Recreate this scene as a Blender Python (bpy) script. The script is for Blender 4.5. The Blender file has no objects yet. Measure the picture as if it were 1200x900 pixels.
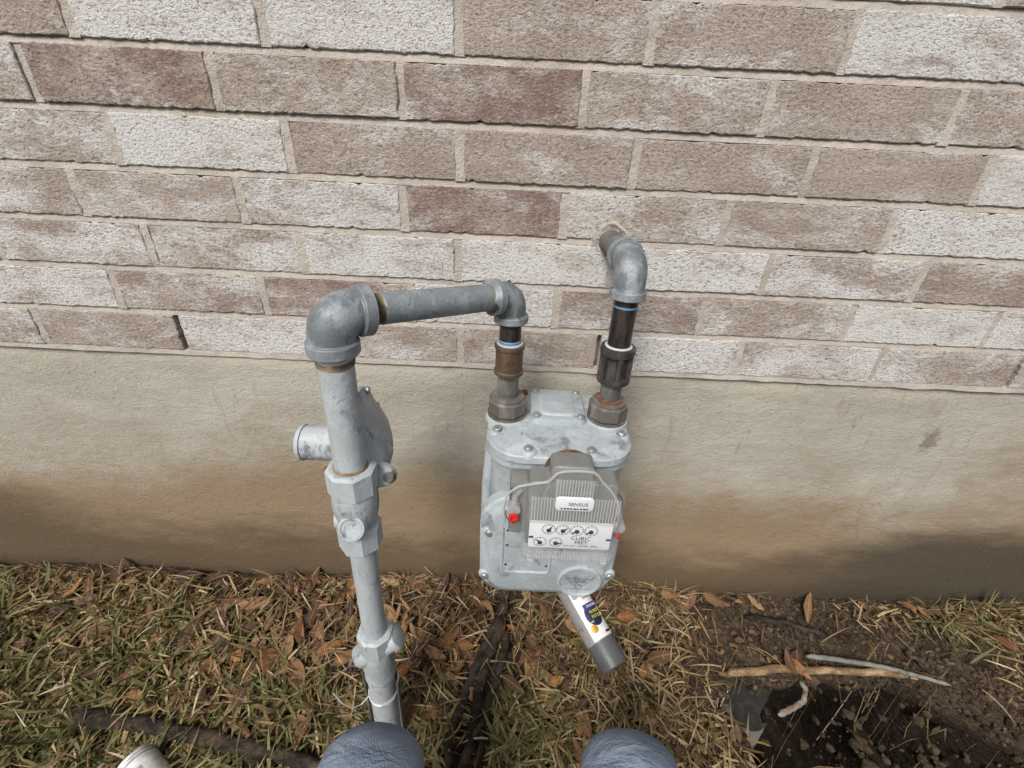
import bpy, bmesh, math, random
import numpy as np
from mathutils import Vector, Matrix

random.seed(7); rng = np.random.default_rng(11)
scn = bpy.context.scene
col = scn.collection

# ------------------------------------------------------------------ camera
CAM = Vector((0.0, -0.724, 0.9376)); FPX = 515.56          # focal length in pixels of a 1200 px wide frame
RX = Vector((0.99892, 0.01936, 0.04218)); UX = Vector((-0.04628, 0.48514, 0.87321)); FX = Vector((0.00356, 0.87422, -0.48552))
cd = bpy.data.cameras.new('camera'); cam = bpy.data.objects.new('camera', cd); col.objects.link(cam)
cd.sensor_width = 36.0; cd.lens = FPX / 1200 * 36; cd.clip_start = 0.02; cd.clip_end = 500
m = Matrix.Identity(4)
for i, v in enumerate((RX, UX, -FX)):
    for j in range(3): m[j][i] = v[j]
m.translation = CAM
cam.matrix_world = m
scn.camera = cam

# ------------------------------------------------------------------ daylight (overcast)
SUN_EL, SUN_AZ = math.radians(46), math.radians(203)        # azimuth clockwise from +Y
w = bpy.data.worlds.new('World'); scn.world = w; w.use_nodes = True
nt = w.node_tree; bg = nt.nodes['Background']
sky = nt.nodes.new('ShaderNodeTexSky'); sky.sky_type = 'NISHITA'; sky.sun_disc = False
sky.sun_elevation = SUN_EL; sky.sun_rotation = SUN_AZ
sky.air_density = 1.0; sky.dust_density = 4.0; sky.ozone_density = 1.0
hs = nt.nodes.new('ShaderNodeHueSaturation'); hs.inputs['Saturation'].default_value = 0.30
nt.links.new(sky.outputs[0], hs.inputs['Color']); nt.links.new(hs.outputs[0], bg.inputs[0]); bg.inputs[1].default_value = 0.078
sl = bpy.data.lights.new('sun', 'SUN'); sun = bpy.data.objects.new('sun', sl); col.objects.link(sun)
sl.energy = 2.0; sl.angle = math.radians(22); sl.color = (1.0, 0.98, 0.945)
sd = Vector((math.sin(SUN_AZ) * math.cos(SUN_EL), math.cos(SUN_AZ) * math.cos(SUN_EL), math.sin(SUN_EL)))
sun.rotation_euler = sd.to_track_quat('Z', 'Y').to_euler()
vs = scn.view_settings; vs.view_transform = 'Standard'; vs.look = 'None'; vs.exposure = 0.74; vs.gamma = 1.0

# ------------------------------------------------------------------ measuring helpers
def ray(px, py): return FX + RX * ((px - 600) / FPX) - UX * ((py - 450) / FPX)
def aty(px, py, d):                       # point at distance d in front of the wall face
    r = ray(px, py); return CAM + r * ((-d - CAM.y) / r.y)
def atz(px, py, z):
    r = ray(px, py); return CAM + r * ((z - CAM.z) / r.z)
_bx = [-1.4, -1.25, -0.6, -0.19, 0.03, 0.34, 0.67, 0.9, 1.3, 1.6]
_bz = [-0.03, -0.030, -0.03, -0.008, 0.0, -0.004, -0.03, -0.03, -0.004, -0.01]
def sstep(a, b, x): t = np.clip((x - a) / (b - a), 0, 1); return t * t * (3 - 2 * t)
def lump(x, y):
    return (0.008 * np.sin(5.1 * x + 1.3 + 2.0 * np.sin(3.3 * y)) * np.sin(7.3 * y + 0.4) + 0.005 * np.sin(17.0 * x + 9 * y) * np.sin(13 * y - 5 * x + 1)
            + 0.003 * np.sin(41 * x - 23 * y) * np.sin(37 * y + 11 * x))
_tab = np.random.default_rng(3).uniform(-1, 1, (256, 256))
def vnoise(u, v):
    iu = np.floor(u).astype(int); iv = np.floor(v).astype(int); fu = u - iu; fv = v - iv; fu = fu * fu * (3 - 2 * fu); fv = fv * fv * (3 - 2 * fv)
    t = lambda a, b: _tab[a % 256, b % 256]
    return (t(iu, iv) * (1 - fu) + t(iu + 1, iv) * fu) * (1 - fv) + (t(iu, iv + 1) * (1 - fu) + t(iu + 1, iv + 1) * fu) * fv
def fbm(u, v, n=4):
    r = 0.0; a = 1.0
    for k in range(n): r = r + a * vnoise(u * 2 ** k + 17 * k, v * 2 ** k + 31 * k); a *= .55
    return r
def hole_depth(x, y):
    # pit dug at the right: steep on the left and towards the wall, a rotten stump ridge inside, sloping up to the right
    d = -y
    left = 0.497 + 0.22 * np.clip(d - 0.26, 0, 0.4) + 0.018 * fbm(22 * d, 3.3 + 0 * d)
    a = sstep(0, 0.03, x - left)
    top = 0.186 + 0.012 * fbm(16 * x, 9 * x) + 0.12 * sstep(0.90, 1.25, x)
    b = sstep(0, 0.020, d - top)
    xs = x - 0.50 * (d - 0.2)                                   # features run obliquely towards the viewer
    prof = (0.42 * (1 - sstep(0.72, 0.80, xs)) + 0.15 * sstep(0.70, 0.80, xs) * (1 - sstep(0.92, 1.25, xs))
            + 0.22 * np.exp(-((xs - 0.885) / 0.032) ** 2) * (1 - sstep(0.27, 0.36, d)) + 0.07 * np.exp(-((xs - 1.0) / 0.02) ** 2))
    ridge = 0.040 * fbm(13 * xs + 2, 5 * d) + 0.020 * fbm(34 * xs, 13 * d + 4) + 0.010 * fbm(55 * x, 55 * d)
    front = 1 - sstep(0.55, 0.8, d)
    return a * b * front * np.maximum(prof + ridge * sstep(.03, .08, prof), 0)
def gh(x, y):
    x = np.asarray(x, float); y = np.asarray(y, float); d = np.maximum(-y, 0)
    base = -0.37 * np.minimum(d, 0.4) - 0.12 * np.clip(d - 0.4, 0, 1.2) - 0.01 * np.clip(d - 1.6, 0, 60)
    wl = np.interp(x, _bx, _bz) * np.exp(-d / 0.25)
    return base + wl + lump(x, y) * np.exp(-(d / 3) ** 2) - hole_depth(x, y)
def ghf(x, y): return float(gh(x, y))
def gnd(px, py, up=0.0, surf=True):       # point on the ground under a pixel
    r = ray(px, py); lo, hi = 0.2, 6.0
    for _ in range(40):
        mm = (lo + hi) / 2; p = CAM + r * mm
        z = ghf(p.x, p.y) if surf else -0.37 * min(-p.y, .4)
        if p.z > z + up: lo = mm
        else: hi = mm
    return CAM + r * lo

# ------------------------------------------------------------------ mesh helpers
OFF = {}
class MB:
    def __init__(s): s.v = []; s.f = []
    def add(s, vs_, fs_):
        o = len(s.v); s.v += [tuple(v) for v in vs_]; s.f += [tuple(i + o for i in f) for f in fs_]
    def build(s, name, mat, parent=None, smooth=35, origin=None):
        o3 = Vector((0, 0, 0))
        if parent is not None: o3 = OFF[parent.name]
        elif origin is not None: o3 = Vector(origin)
        me = bpy.data.meshes.new(name)
        me.from_pydata([(v[0] - o3[0], v[1] - o3[1], v[2] - o3[2]) for v in s.v], [], s.f)
        if smooth:
            me.polygons.foreach_set('use_smooth', [True] * len(me.polygons)); me.set_sharp_from_angle(angle=math.radians(smooth))
        me.materials.append(mat); me.update()
        ob = bpy.data.objects.new(name, me); col.objects.link(ob)
        if parent is not None: ob.parent = parent
        else: ob.location = o3
        OFF[ob.name] = o3
        return ob
def empty(name, loc):
    o = bpy.data.objects.new(name, None); col.objects.link(o); o.location = loc; o.empty_display_size = 0.05
    OFF[o.name] = Vector(loc); return o
def tag(o, label=None, cat=None, group=None, kind=None):
    if label: o['label'] = label
    if cat: o['category'] = cat
    if group: o['group'] = group
    if kind: o['kind'] = kind
    return o
def basis(d):
    d = Vector(d).normalized(); a = Vector((0, 0, 1)) if abs(d.z) < 0.9 else Vector((1, 0, 0))
    u = d.cross(a).normalized(); return u, d.cross(u).normalized(), d
def lathe(mb, prof, o, ax, n=28, cap=True, sides=None):
    u, v, d = basis(ax); o = Vector(o); vs_ = []; fs_ = []
    for r, h in prof:
        for k in range(n):
            a = 2 * math.pi * k / n + (math.pi / n if sides else 0)
            vs_.append(o + d * h + (u * math.cos(a) + v * math.sin(a)) * r)
    for i in range(len(prof) - 1):
        for k in range(n):
            a, b = i * n + k, i * n + (k + 1) % n; fs_.append((a, b, b + n, a + n))
    if cap:
        fs_.append(tuple(range(n))[::-1]); fs_.append(tuple((len(prof) - 1) * n + k for k in range(n)))
    mb.add(vs_, fs_)
def sweep(mb, pts, rad, n=20, cap=True, ell=1.0, jit=0.0):
    pts = [Vector(p) for p in pts]; N = len(pts)
    if not hasattr(rad, '__len__'): rad = [rad] * N
    tang = []
    for i in range(N):
        a, b = pts[max(i - 1, 0)], pts[min(i + 1, N - 1)]; t = b - a
        if t.length < 1e-9: t = tang[-1] if tang else Vector((0, 0, 1))
        tang.append(t.normalized())
    u, v, _ = basis(tang[0]); vs_ = []; fs_ = []
    for i in range(N):
        t = tang[i]; u = (u - t * u.dot(t)).normalized(); v = t.cross(u)
        for k in range(n):
            a = 2 * math.pi * k / n; rr = rad[i] * (1 + random.uniform(-jit, jit))
            vs_.append(pts[i] + u * math.cos(a) * rr + v * math.sin(a) * rr * ell)
    for i in range(N - 1):
        for k in range(n):
            a, b = i * n + k, i * n + (k + 1) % n; fs_.append((a, b, b + n, a + n))
    if cap: fs_.append(tuple(range(n))[::-1]); fs_.append(tuple((N - 1) * n + k for k in range(n)))
    mb.add(vs_, fs_)
def rrect(x0, x1, y0, y1, rad, ins=0.0, k=6):
    if not hasattr(rad, '__len__'): rad = [rad] * 4              # corners: (x1,y1) (x0,y1) (x0,y0) (x1,y0)
    x0 += ins; x1 -= ins; y0 += ins; y1 -= ins; pts = []
    for q, (cx, cy) in enumerate(((x1, y1), (x0, y1), (x0, y0), (x1, y0))):
        r = max(rad[q] - ins, 0.0005); sx = -1 if q in (0, 3) else 1; sy = -1 if q in (0, 1) else 1
        for i in range(k + 1):
            a = math.pi / 2 * (q + i / k); pts.append((cx + sx * r + r * math.cos(a), cy + sy * r + r * math.sin(a)))
    return pts
def loft(mb, fn, levels, axis='z', cap=True):
    # fn(inset) -> closed 2d outline; levels = [(h, inset)]; axis z: (x,y,h); axis y: (x,-h,z) with h the distance from the wall
    vs_ = []; n = None
    for h, ins in levels:
        p = fn(ins); n = len(p)
        for a, b in p: vs_.append((a, b, h) if axis == 'z' else ((a, -h, b) if axis == 'y' else (h, a, b)))
    fs_ = []
    for i in range(len(levels) - 1):
        for k in range(n):
            a, b = i * n + k, i * n + (k + 1) % n; fs_.append((a, b, b + n, a + n))
    if cap: fs_.append(tuple(range(n))[::-1]); fs_.append(tuple((len(levels) - 1) * n + k for k in range(n)))
    mb.add(vs_, fs_)
def plate(name, mat, parent, x0, x1, y0, y1, rad, h0, h1, bev=0.002, axis='z', smooth=35):
    mb = MB(); loft(mb, lambda i: rrect(x0, x1, y0, y1, rad, i), [(h0, 0), (h1 - bev, 0), (h1 - bev * .3, bev * .3), (h1, bev)], axis)
    return mb.build(name, mat, parent, smooth)
def hexnut(mb, o, ax, r, h, n=6, ch=0.0025):
    lathe(mb, [(r - ch * 1.5, 0), (r, ch), (r, h - ch), (r - ch * 1.5, h)], o, ax, n, True, sides=True)
def ring(mb, c, ax, R_, r, n=28, k=6, arc=None):
    u, v, d = basis(ax); c = Vector(c)
    a0, a1 = arc if arc else (0, 2 * math.pi)
    pts = [c + (u * math.cos(a0 + (a1 - a0) * i / n) + v * math.sin(a0 + (a1 - a0) * i / n)) * R_ for i in range(n + 1)]
    sweep(mb, pts, r, k, cap=bool(arc))
def text_obj(name, body, mat, parent, loc, size, xdir, ydir, depth=0.0004, align='CENTER'):
    cu = bpy.data.curves.new(name, 'FONT'); cu.body = body; cu.size = size; cu.align_x = align; cu.align_y = 'CENTER'; cu.extrude = depth; cu.resolution_u = 3
    t = bpy.data.objects.new('tmp', cu); me = bpy.data.meshes.new_from_object(t)
    bpy.data.objects.remove(t); bpy.data.curves.remove(cu)
    xd = Vector(xdir).normalized(); yd = Vector(ydir); yd = (yd - xd * yd.dot(xd)).normalized(); zd = xd.cross(yd)
    mm = Matrix((xd, yd, zd)).transposed().to_4x4(); mm.translation = Vector(loc) - OFF[parent.name]
    me.transform(mm); me.materials.clear(); me.materials.append(mat); me.name = name
    ob = bpy.data.objects.new(name, me); col.objects.link(ob); ob.parent = parent; OFF[ob.name] = OFF[parent.name]
    return ob

# ------------------------------------------------------------------ materials
class NT:
    def __init__(s, name):
        s.m = bpy.data.materials.new(name); s.m.use_nodes = True; s.t = s.m.node_tree; s.b = s.t.nodes['Principled BSDF']
        s.out = s.t.nodes['Material Output']; s.geo = s.n('ShaderNodeNewGeometry')
    def n(s, t, **kw):
        x = s.t.nodes.new(t)
        for k, v in kw.items(): setattr(x, k, v)
        return x
    def l(s, a, b): s.t.links.new(a, b)
    def pos(s, sc=(1, 1, 1), rot=(0, 0, 0), loc=(0, 0, 0)):
        mp = s.n('ShaderNodeMapping'); mp.inputs['Scale'].default_value = sc; mp.inputs['Rotation'].default_value = rot; mp.inputs['Location'].default_value = loc
        s.l(s.geo.outputs['Position'], mp.inputs[0]); return mp.outputs[0]
    def noise(s, scale, detail=4, rough=0.6, vec=None, dist=0.0):
        x = s.n('ShaderNodeTexNoise'); x.inputs['Scale'].default_value = scale; x.inputs['Detail'].default_value = detail
        x.inputs['Roughness'].default_value = rough; x.inputs['Distortion'].default_value = dist
        s.l(vec if vec is not None else s.geo.outputs['Position'], x.inputs['Vector']); return x.outputs['Fac']
    def vor(s, scale, vec=None, feature='F1'):
        x = s.n('ShaderNodeTexVoronoi', feature=feature); x.inputs['Scale'].default_value = scale
        s.l(vec if vec is not None else s.geo.outputs['Position'], x.inputs['Vector']); return x.outputs['Distance']
    def ramp(s, fac, a, b, va=0.0, vb=1.0):
        x = s.n('ShaderNodeMapRange', clamp=True); x.interpolation_type = 'SMOOTHSTEP'
        for i, v in zip((1, 2, 3, 4), (a, b, va, vb)): x.inputs[i].default_value = v
        s.l(fac, x.inputs[0]); return x.outputs[0]
    def math(s, op, a, b=None):
        x = s.n('ShaderNodeMath', operation=op)
        for i, v in enumerate((a, b)):
            if v is None: continue
            if isinstance(v, (int, float)): x.inputs[i].default_value = v
            else: s.l(v, x.inputs[i])
        return x.outputs[0]
    def mix(s, fac, a, b, mode='MIX'):
        x = s.n('ShaderNodeMix', data_type='RGBA', blend_type=mode); 
        for i, v in ((0, fac), (6, a), (7, b)):
            if isinstance(v, (int, float)): x.inputs[i].default_value = v
            elif isinstance(v, tuple): x.inputs[i].default_value = (*v, 1)
            else: s.l(v, x.inputs[i])
        return x.outputs[2]
    def attr(s, name, typ='OBJECT'):
        x = s.n('ShaderNodeAttribute', attribute_type=typ, attribute_name=name); return x.outputs['Fac']
    def xyz(s):
        x = s.n('ShaderNodeSeparateXYZ'); s.l(s.geo.outputs['Position'], x.inputs[0]); return x.outputs
    def bump(s, h, dist, strength=1.0, prev=None):
        x = s.n('ShaderNodeBump'); x.inputs['Distance'].default_value = dist; x.inputs['Strength'].default_value = strength
        s.l(h, x.inputs['Height'])
        if prev is not None: s.l(prev, x.inputs['Normal'])
        return x.outputs[0]
    def done(s, colr=None, rough=0.8, normal=None, metal=0.0, spec=None):
        if colr is not None:
            if isinstance(colr, tuple): s.b.inputs['Base Color'].default_value = (*colr, 1)
            else: s.l(colr, s.b.inputs['Base Color'])
        if isinstance(rough, (int, float)): s.b.inputs['Roughness'].default_value = rough
        else: s.l(rough, s.b.inputs['Roughness'])
        s.b.inputs['Metallic'].default_value = metal
        if spec is not None: s.b.inputs['Specular IOR Level'].default_value = spec
        if normal is not None: s.l(normal, s.b.inputs['Normal'])
        return s.m

def mat_brick():
    s = NT('brick')
    st = s.pos((1, 1, 2.0), loc=(0, 0, 0.3))
    c = s.mix(s.ramp(s.noise(9, 5, .65, st), .35, .65), (0.335, 0.275, 0.228), (0.415, 0.350, 0.298))
    redm = s.math('MULTIPLY', s.ramp(s.noise(11, 5, .65, s.pos((1, 1, 1.6), loc=(3, 0, 1))), .36, .60), s.attr('red'))
    c = s.mix(redm, c, (0.228, 0.155, 0.130))
    ws = s.pos((1, 1, 2.4), loc=(7, 2, 5))
    wn = s.math('ADD', s.math('MULTIPLY', s.noise(8, 5, .66, ws, .4), 1.0), s.math('MULTIPLY', s.noise(120, 4, .75, s.pos((.55, 1, 1.4))), .46))
    wm = s.ramp(s.math('ADD', wn, s.math('MULTIPLY', s.attr('white'), 0.42)), .84, 1.14)
    c = s.mix(s.math('MULTIPLY', wm, .85), c, (0.665, 0.655, 0.635))
    grain = s.noise(225, 4, .75, s.pos((.72, 1, 1.1)))
    g2 = s.noise(360, 3, .7, s.pos((.8, 1, 1.0), loc=(2, 1, 4)))
    c = s.mix(s.ramp(grain, .54, .66, 0, .45), c, (0.60, 0.55, 0.50))
    c = s.mix(s.ramp(grain, .46, .37, 0, .62), c, (0.16, 0.122, 0.098))  # low grain darkened: dark speckle plus pit shadow painted into the colour
    c = s.mix(s.ramp(g2, .43, .34, 0, .7), c, (0.12, 0.092, 0.076))
    h = s.math('ADD', s.math('MULTIPLY', grain, 1.0), s.math('MULTIPLY', g2, .55))
    return s.done(c, .94, s.bump(h, .0042), spec=.15)
def mat_mortar():
    s = NT('mortar')
    c = s.mix(s.ramp(s.noise(14, 5, .6), .35, .65), (0.385, 0.340, 0.295), (0.475, 0.427, 0.375))
    g = s.noise(420, 3, .7)
    c = s.mix(s.ramp(g, .55, .75, 0, .5), c, (0.28, 0.22, 0.18))
    h = s.math('ADD', g, s.math('MULTIPLY', s.noise(60, 4, .6), 2.0))
    return s.done(c, .95, s.bump(h, .0025), spec=.15)
def mat_concrete():
    s = NT('concrete'); x, y, z = s.xyz()
    st = s.pos((.55, 1, 1.7))
    c = s.mix(s.ramp(s.noise(5, 6, .62, st), .32, .68), (0.345, 0.318, 0.262), (0.435, 0.410, 0.350))
    # yellowish mortar wash below the bricks
    topm = s.math('MULTIPLY', s.ramp(z, .49, .56), s.ramp(s.noise(10, 5, .7, st), .42, .6))
    c = s.mix(s.math('MULTIPLY', topm, .5), c, (0.46, 0.41, 0.31))
    # warm soil splash on the lower half
    sp = s.math('ADD', z, s.math('ADD', s.math('MULTIPLY', s.noise(1.9, 5, .66, s.pos((.8, 1, 1.2), loc=(.7, 0, .4))), -.75), s.math('MULTIPLY', s.noise(34, 6, .75, st), -.16)))
    c = s.mix(s.ramp(sp, .03, -.26, 0, .90), c, (0.250, 0.174, 0.102))
    drip = s.ramp(s.noise(30, 5, .7, s.pos((1.6, 1, .35), loc=(1, 0, 2))), .56, .70, 0, .35); c = s.mix(drip, c, (0.235, 0.175, 0.115))
    spk = s.math('MULTIPLY', s.ramp(s.noise(75, 3, .6), .64, .70), s.ramp(z, .34, .05)); c = s.mix(s.math('MULTIPLY', spk, .7), c, (0.12, 0.085, 0.055))
    low = s.math('ADD', z, s.math('MULTIPLY', s.noise(5.5, 5, .65, s.pos((.5, 1, 1.6), loc=(4, 0, 0))), -.22)); low = s.math('ADD', low, s.math('MULTIPLY', s.noise(48, 6, .75, st), -.06))
    c = s.mix(s.ramp(low, .03, -.09, 0, .90), c, (0.092, 0.062, 0.036))
    # dark patch at the lower right, brown one at the lower left
    mr = s.math('ADD', s.math('MULTIPLY', s.ramp(x, .35, 1.15), .62), s.math('MULTIPLY', s.ramp(z, .30, .10), .55))
    mr = s.math('ADD', mr, s.math('MULTIPLY', s.noise(6, 6, .68, s.pos((.45, 1, 1.7), loc=(2, 0, 1))), .6))
    c = s.mix(s.ramp(mr, .98, 1.34, 0, .92), c, (0.062, 0.050, 0.034))
    ml = s.math('ADD', s.math('MULTIPLY', s.ramp(x, -.55, -1.2), .5), s.math('MULTIPLY', s.ramp(z, .33, .12), .5))
    ml = s.math('ADD', ml, s.math('MULTIPLY', s.noise(5, 6, .65, s.pos((.5, 1, 1.7), loc=(9, 0, 3))), .6))
    c = s.mix(s.ramp(ml, .92, 1.28, 0, .82), c, (0.105, 0.075, 0.046))
    ve = s.n('ShaderNodeTexVoronoi', feature='DISTANCE_TO_EDGE'); ve.inputs['Scale'].default_value = 3.2; vd = s.n('ShaderNodeVectorMath', operation='ADD'); nn = s.n('ShaderNodeTexNoise'); nn.inputs['Scale'].default_value = 9; nn.inputs['Detail'].default_value = 6; s.l(s.geo.outputs['Position'], nn.inputs['Vector']); vm = s.n('ShaderNodeVectorMath', operation='SCALE'); vm.inputs['Scale'].default_value = .22; s.l(nn.outputs['Color'], vm.inputs[0]); s.l(s.pos((.6, 1, 1)), vd.inputs[0]); s.l(vm.outputs[0], vd.inputs[1]); s.l(vd.outputs[0], ve.inputs['Vector'])
    ck = s.math('MULTIPLY', s.ramp(ve.outputs['Distance'], .0045, .001), s.ramp(s.noise(2.2, 2, .5), .56, .64)); c = s.mix(s.math('MULTIPLY', ck, .35), c, (0.16, 0.12, 0.08))
    ph_ = s.ramp(s.vor(55), .10, .05); ph_ = s.math('MULTIPLY', ph_, s.ramp(s.noise(12, 3, .6), .56, .66)); c = s.mix(s.math('MULTIPLY', ph_, .8), c, (0.11, 0.085, 0.06))
    ex = s.math('SUBTRACT', x, .842); ez = s.math('SUBTRACT', z, .452); er = s.math('SQRT', s.math('ADD', s.math('MULTIPLY', ex, ex), s.math('MULTIPLY', s.math('MULTIPLY', ez, ez), .35)))
    c = s.mix(s.ramp(s.math('ADD', er, s.math('MULTIPLY', s.noise(60, 4, .7), .05)), .045, .033, 0, .7), c, (0.15, 0.12, 0.085))
    g = s.noise(260, 5, .72, s.pos((.85, 1, 1)))
    c = s.mix(s.ramp(g, .50, .72, 0, .38), c, (0.17, 0.14, 0.10))
    h = s.math('ADD', s.math('MULTIPLY', g, 1.0), s.math('MULTIPLY', s.noise(55, 5, .6, s.pos((.8, 1, 1.1))), .9))
    h = s.math('SUBTRACT', h, s.math('ADD', s.math('MULTIPLY', ck, .25), s.math('MULTIPLY', ph_, .8)))
    return s.done(c, .93, s.bump(h, .0034), spec=.2)
def mat_soil():
    s = NT('soil')
    c = s.mix(s.ramp(s.noise(16, 6, .65), .35, .68), (0.028, 0.019, 0.013), (0.078, 0.054, 0.036))
    c = s.mix(s.ramp(s.noise(120, 4, .7), .5, .75, 0, .6), c, (0.13, 0.096, 0.066))
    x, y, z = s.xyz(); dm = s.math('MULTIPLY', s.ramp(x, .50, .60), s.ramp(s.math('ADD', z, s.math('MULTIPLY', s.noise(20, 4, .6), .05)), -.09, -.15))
    c = s.mix(s.math('MULTIPLY', dm, .85), c, (0.011, 0.008, 0.0058))  # pit soil darkened with depth: the hole's shade painted into the colour
    h = s.math('ADD', s.noise(45, 6, .7), s.math('MULTIPLY', s.vor(90), .6))
    return s.done(c, .97, s.bump(h, .012), spec=.1)
def mat_paint(name, base, worn, amt=.5, rough=.42, metal=0.0, dirt=(0.30, 0.27, 0.22), scale=16, chalk=(0.52, 0.55, 0.56)):
    s = NT(name)
    v1 = s.pos((1, 1, .55), (.3, .2, 0))
    mk = s.ramp(s.noise(scale, 7, .66, v1, .9), .68 - .25 * amt, .78 - .2 * amt)
    c = s.mix(s.ramp(s.noise(scale * 1.1, 6, .72, s.pos((1, 1, .6), (.4, 0, .3), (5, 2, 1))), .46, .62, 0, .8), base, chalk)
    c = s.mix(s.math('MULTIPLY', mk, .85), c, worn)
    sp = s.ramp(s.noise(scale * 6, 4, .65), .62, .70, 0, .75); c = s.mix(sp, c, worn)
    c = s.mix(s.ramp(s.noise(scale * .6, 5, .65, s.pos((1, 1, 1), loc=(3, 3, 3))), .52, .75, 0, .45), c, dirt)
    pt = s.n('ShaderNodeNewGeometry').outputs['Pointiness']
    c = s.mix(s.ramp(pt, .53, .60, 0, .55), c, chalk)
    h = s.math('ADD', s.noise(130, 5, .65), s.math('MULTIPLY', mk, -.5))
    return s.done(c, s.ramp(s.noise(24), .3, .7, rough - .06, rough + .2), s.bump(h, .0010), metal=metal)
def mat_flat(name, c, rough=.5, metal=0.0, var=.12, scale=40, bump=.0004, spec=None):
    s = NT(name); d = tuple(v * (1 - var * 2) for v in c)
    cc = s.mix(s.ramp(s.noise(scale, 5, .65), .35, .65), d, c)
    return s.done(cc, rough, s.bump(s.noise(scale * 5, 3, .6), bump), metal=metal, spec=spec)
def mat_iron(name, dark, light, rough=.5, rust=.3):
    s = NT(name)
    c = s.mix(s.ramp(s.noise(38, 6, .7, s.pos((1, 1, .35))), .42, .66), dark, light)
    c = s.mix(s.ramp(s.noise(55, 5, .7, s.pos(loc=(5, 1, 2))), .58, .74, 0, rust), c, (0.20, 0.085, 0.035))
    return s.done(c, rough, s.bump(s.noise(150, 4, .7), .0011), metal=.35)
def mat_vcol(name, cols, rough=.75, trans=.0, bump=0.0, layer='tint', spec=.25):
    # colour of each blade / piece chosen by a per-piece value
    s = NT(name); a = s.attr(layer, 'GEOMETRY'); r = s.n('ShaderNodeValToRGB'); e = r.color_ramp.elements
    for i, cc in enumerate(cols):
        p = i / (len(cols) - 1)
        el = e[0] if i == 0 else (e[len(e) - 1] if i == len(cols) - 1 else e.new(p))
        if 0 < i: el.position = p
        el.color = (*cc, 1)
    s.l(a, r.inputs[0])
    c = s.mix(s.ramp(s.noise(180, 3, .6), .35, .7, 0, .35), r.outputs[0], (0.10, 0.075, 0.045))
    s.done(c, rough, spec=spec)
    if trans:
        tl = s.n('ShaderNodeBsdfTranslucent'); s.l(c, tl.inputs['Color']); mx = s.n('ShaderNodeMixShader'); mx.inputs[0].default_value = trans
        s.l(s.b.outputs[0], mx.inputs[1]); s.l(tl.outputs[0], mx.inputs[2]); s.l(mx.outputs[0], s.out.inputs[0])
    return s.m
def mat_leaf():
    s = NT('dry_leaf'); oi = s.n('ShaderNodeObjectInfo'); r = s.n('ShaderNodeValToRGB'); e = r.color_ramp.elements
    cols = [(0.030, 0.021, 0.017), (0.085, 0.042, 0.025), (0.165, 0.075, 0.031), (0.25, 0.118, 0.043), (0.050, 0.030, 0.022), (0.155, 0.080, 0.041), (0.29, 0.175, 0.092), (0.11, 0.050, 0.028), (0.036, 0.026, 0.021), (0.225, 0.095, 0.036)]
    e[0].color = (*cols[0], 1); e[1].color = (*cols[-1], 1)
    for i in range(1, len(cols) - 1): el = e.new(i / (len(cols) - 1)); el.color = (*cols[i], 1)
    s.l(oi.outputs['Random'], r.inputs[0])
    tc = s.n('ShaderNodeTexCoord'); sx = s.n('ShaderNodeSeparateXYZ'); s.l(tc.outputs['Object'], sx.inputs[0])
    rib = s.ramp(s.math('ABSOLUTE', sx.outputs[1]), .0004, .0014, 1, 0)
    c = s.mix(s.math('MULTIPLY', rib, .35), r.outputs[0], (0.36, 0.25, 0.15))
    c = s.mix(s.ramp(s.noise(95, 5, .7), .48, .72, 0, .7), c, (0.05, 0.03, 0.02))
    wv = s.n('ShaderNodeTexWave'); wv.inputs['Scale'].default_value = 70; wv.inputs['Distortion'].default_value = 1.5; s.l(tc.outputs['Object'], wv.inputs[0])
    return s.done(c, .7, s.bump(wv.outputs['Fac'], .0003), spec=.15)
def mat_bark(name, a, b, sc=30):
    s = NT(name); v = s.pos((.45, 1, 1), (0, 0, .25))
    c = s.mix(s.ramp(s.noise(sc, 6, .7, v), .38, .66), a, b)
    return s.done(c, .85, s.bump(s.noise(sc * 2.2, 5, .7, v), .006), spec=.2)
def mat_denim():
    s = NT('denim')
    c = s.mix(s.ramp(s.noise(14, 5, .6), .35, .7), (0.155, 0.192, 0.255), (0.255, 0.298, 0.36))
    c = s.mix(s.ramp(s.noise(900, 2, .6, s.pos((1, .4, 1))), .45, .7, 0, .5), c, (0.20, 0.235, 0.28))
    h = s.math('ADD', s.noise(700, 2, .5, s.pos((1, .35, 1), (0, 0, .7))), s.math('MULTIPLY', s.noise(16, 3, .55, s.pos((1, 2.2, 1.4), (.3, .2, .5)), .7), 5.0))
    return s.done(c, .92, s.bump(h, .0016), spec=.1)
def mat_clear(name, op, tint):
    # thin clear plastic: mostly see-through, glossy at grazing angles, a little milky
    s = NT(name); tr = s.n('ShaderNodeBsdfTransparent'); s.done(tint, .12, s.bump(s.noise(60), .0003)); s.b.inputs['IOR'].default_value = 1.5
    fr = s.n('ShaderNodeLayerWeight'); f2 = s.math('ADD', s.math('MULTIPLY', s.math('POWER', fr.outputs['Facing'], 4.0), .6), op); f2 = s.math('MINIMUM', f2, 1.0)
    mx = s.n('ShaderNodeMixShader'); s.l(f2, mx.inputs[0]); s.l(tr.outputs[0], mx.inputs[1]); s.l(s.b.outputs[0], mx.inputs[2]); s.l(mx.outputs[0], s.out.inputs[0])
    return s.m
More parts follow.
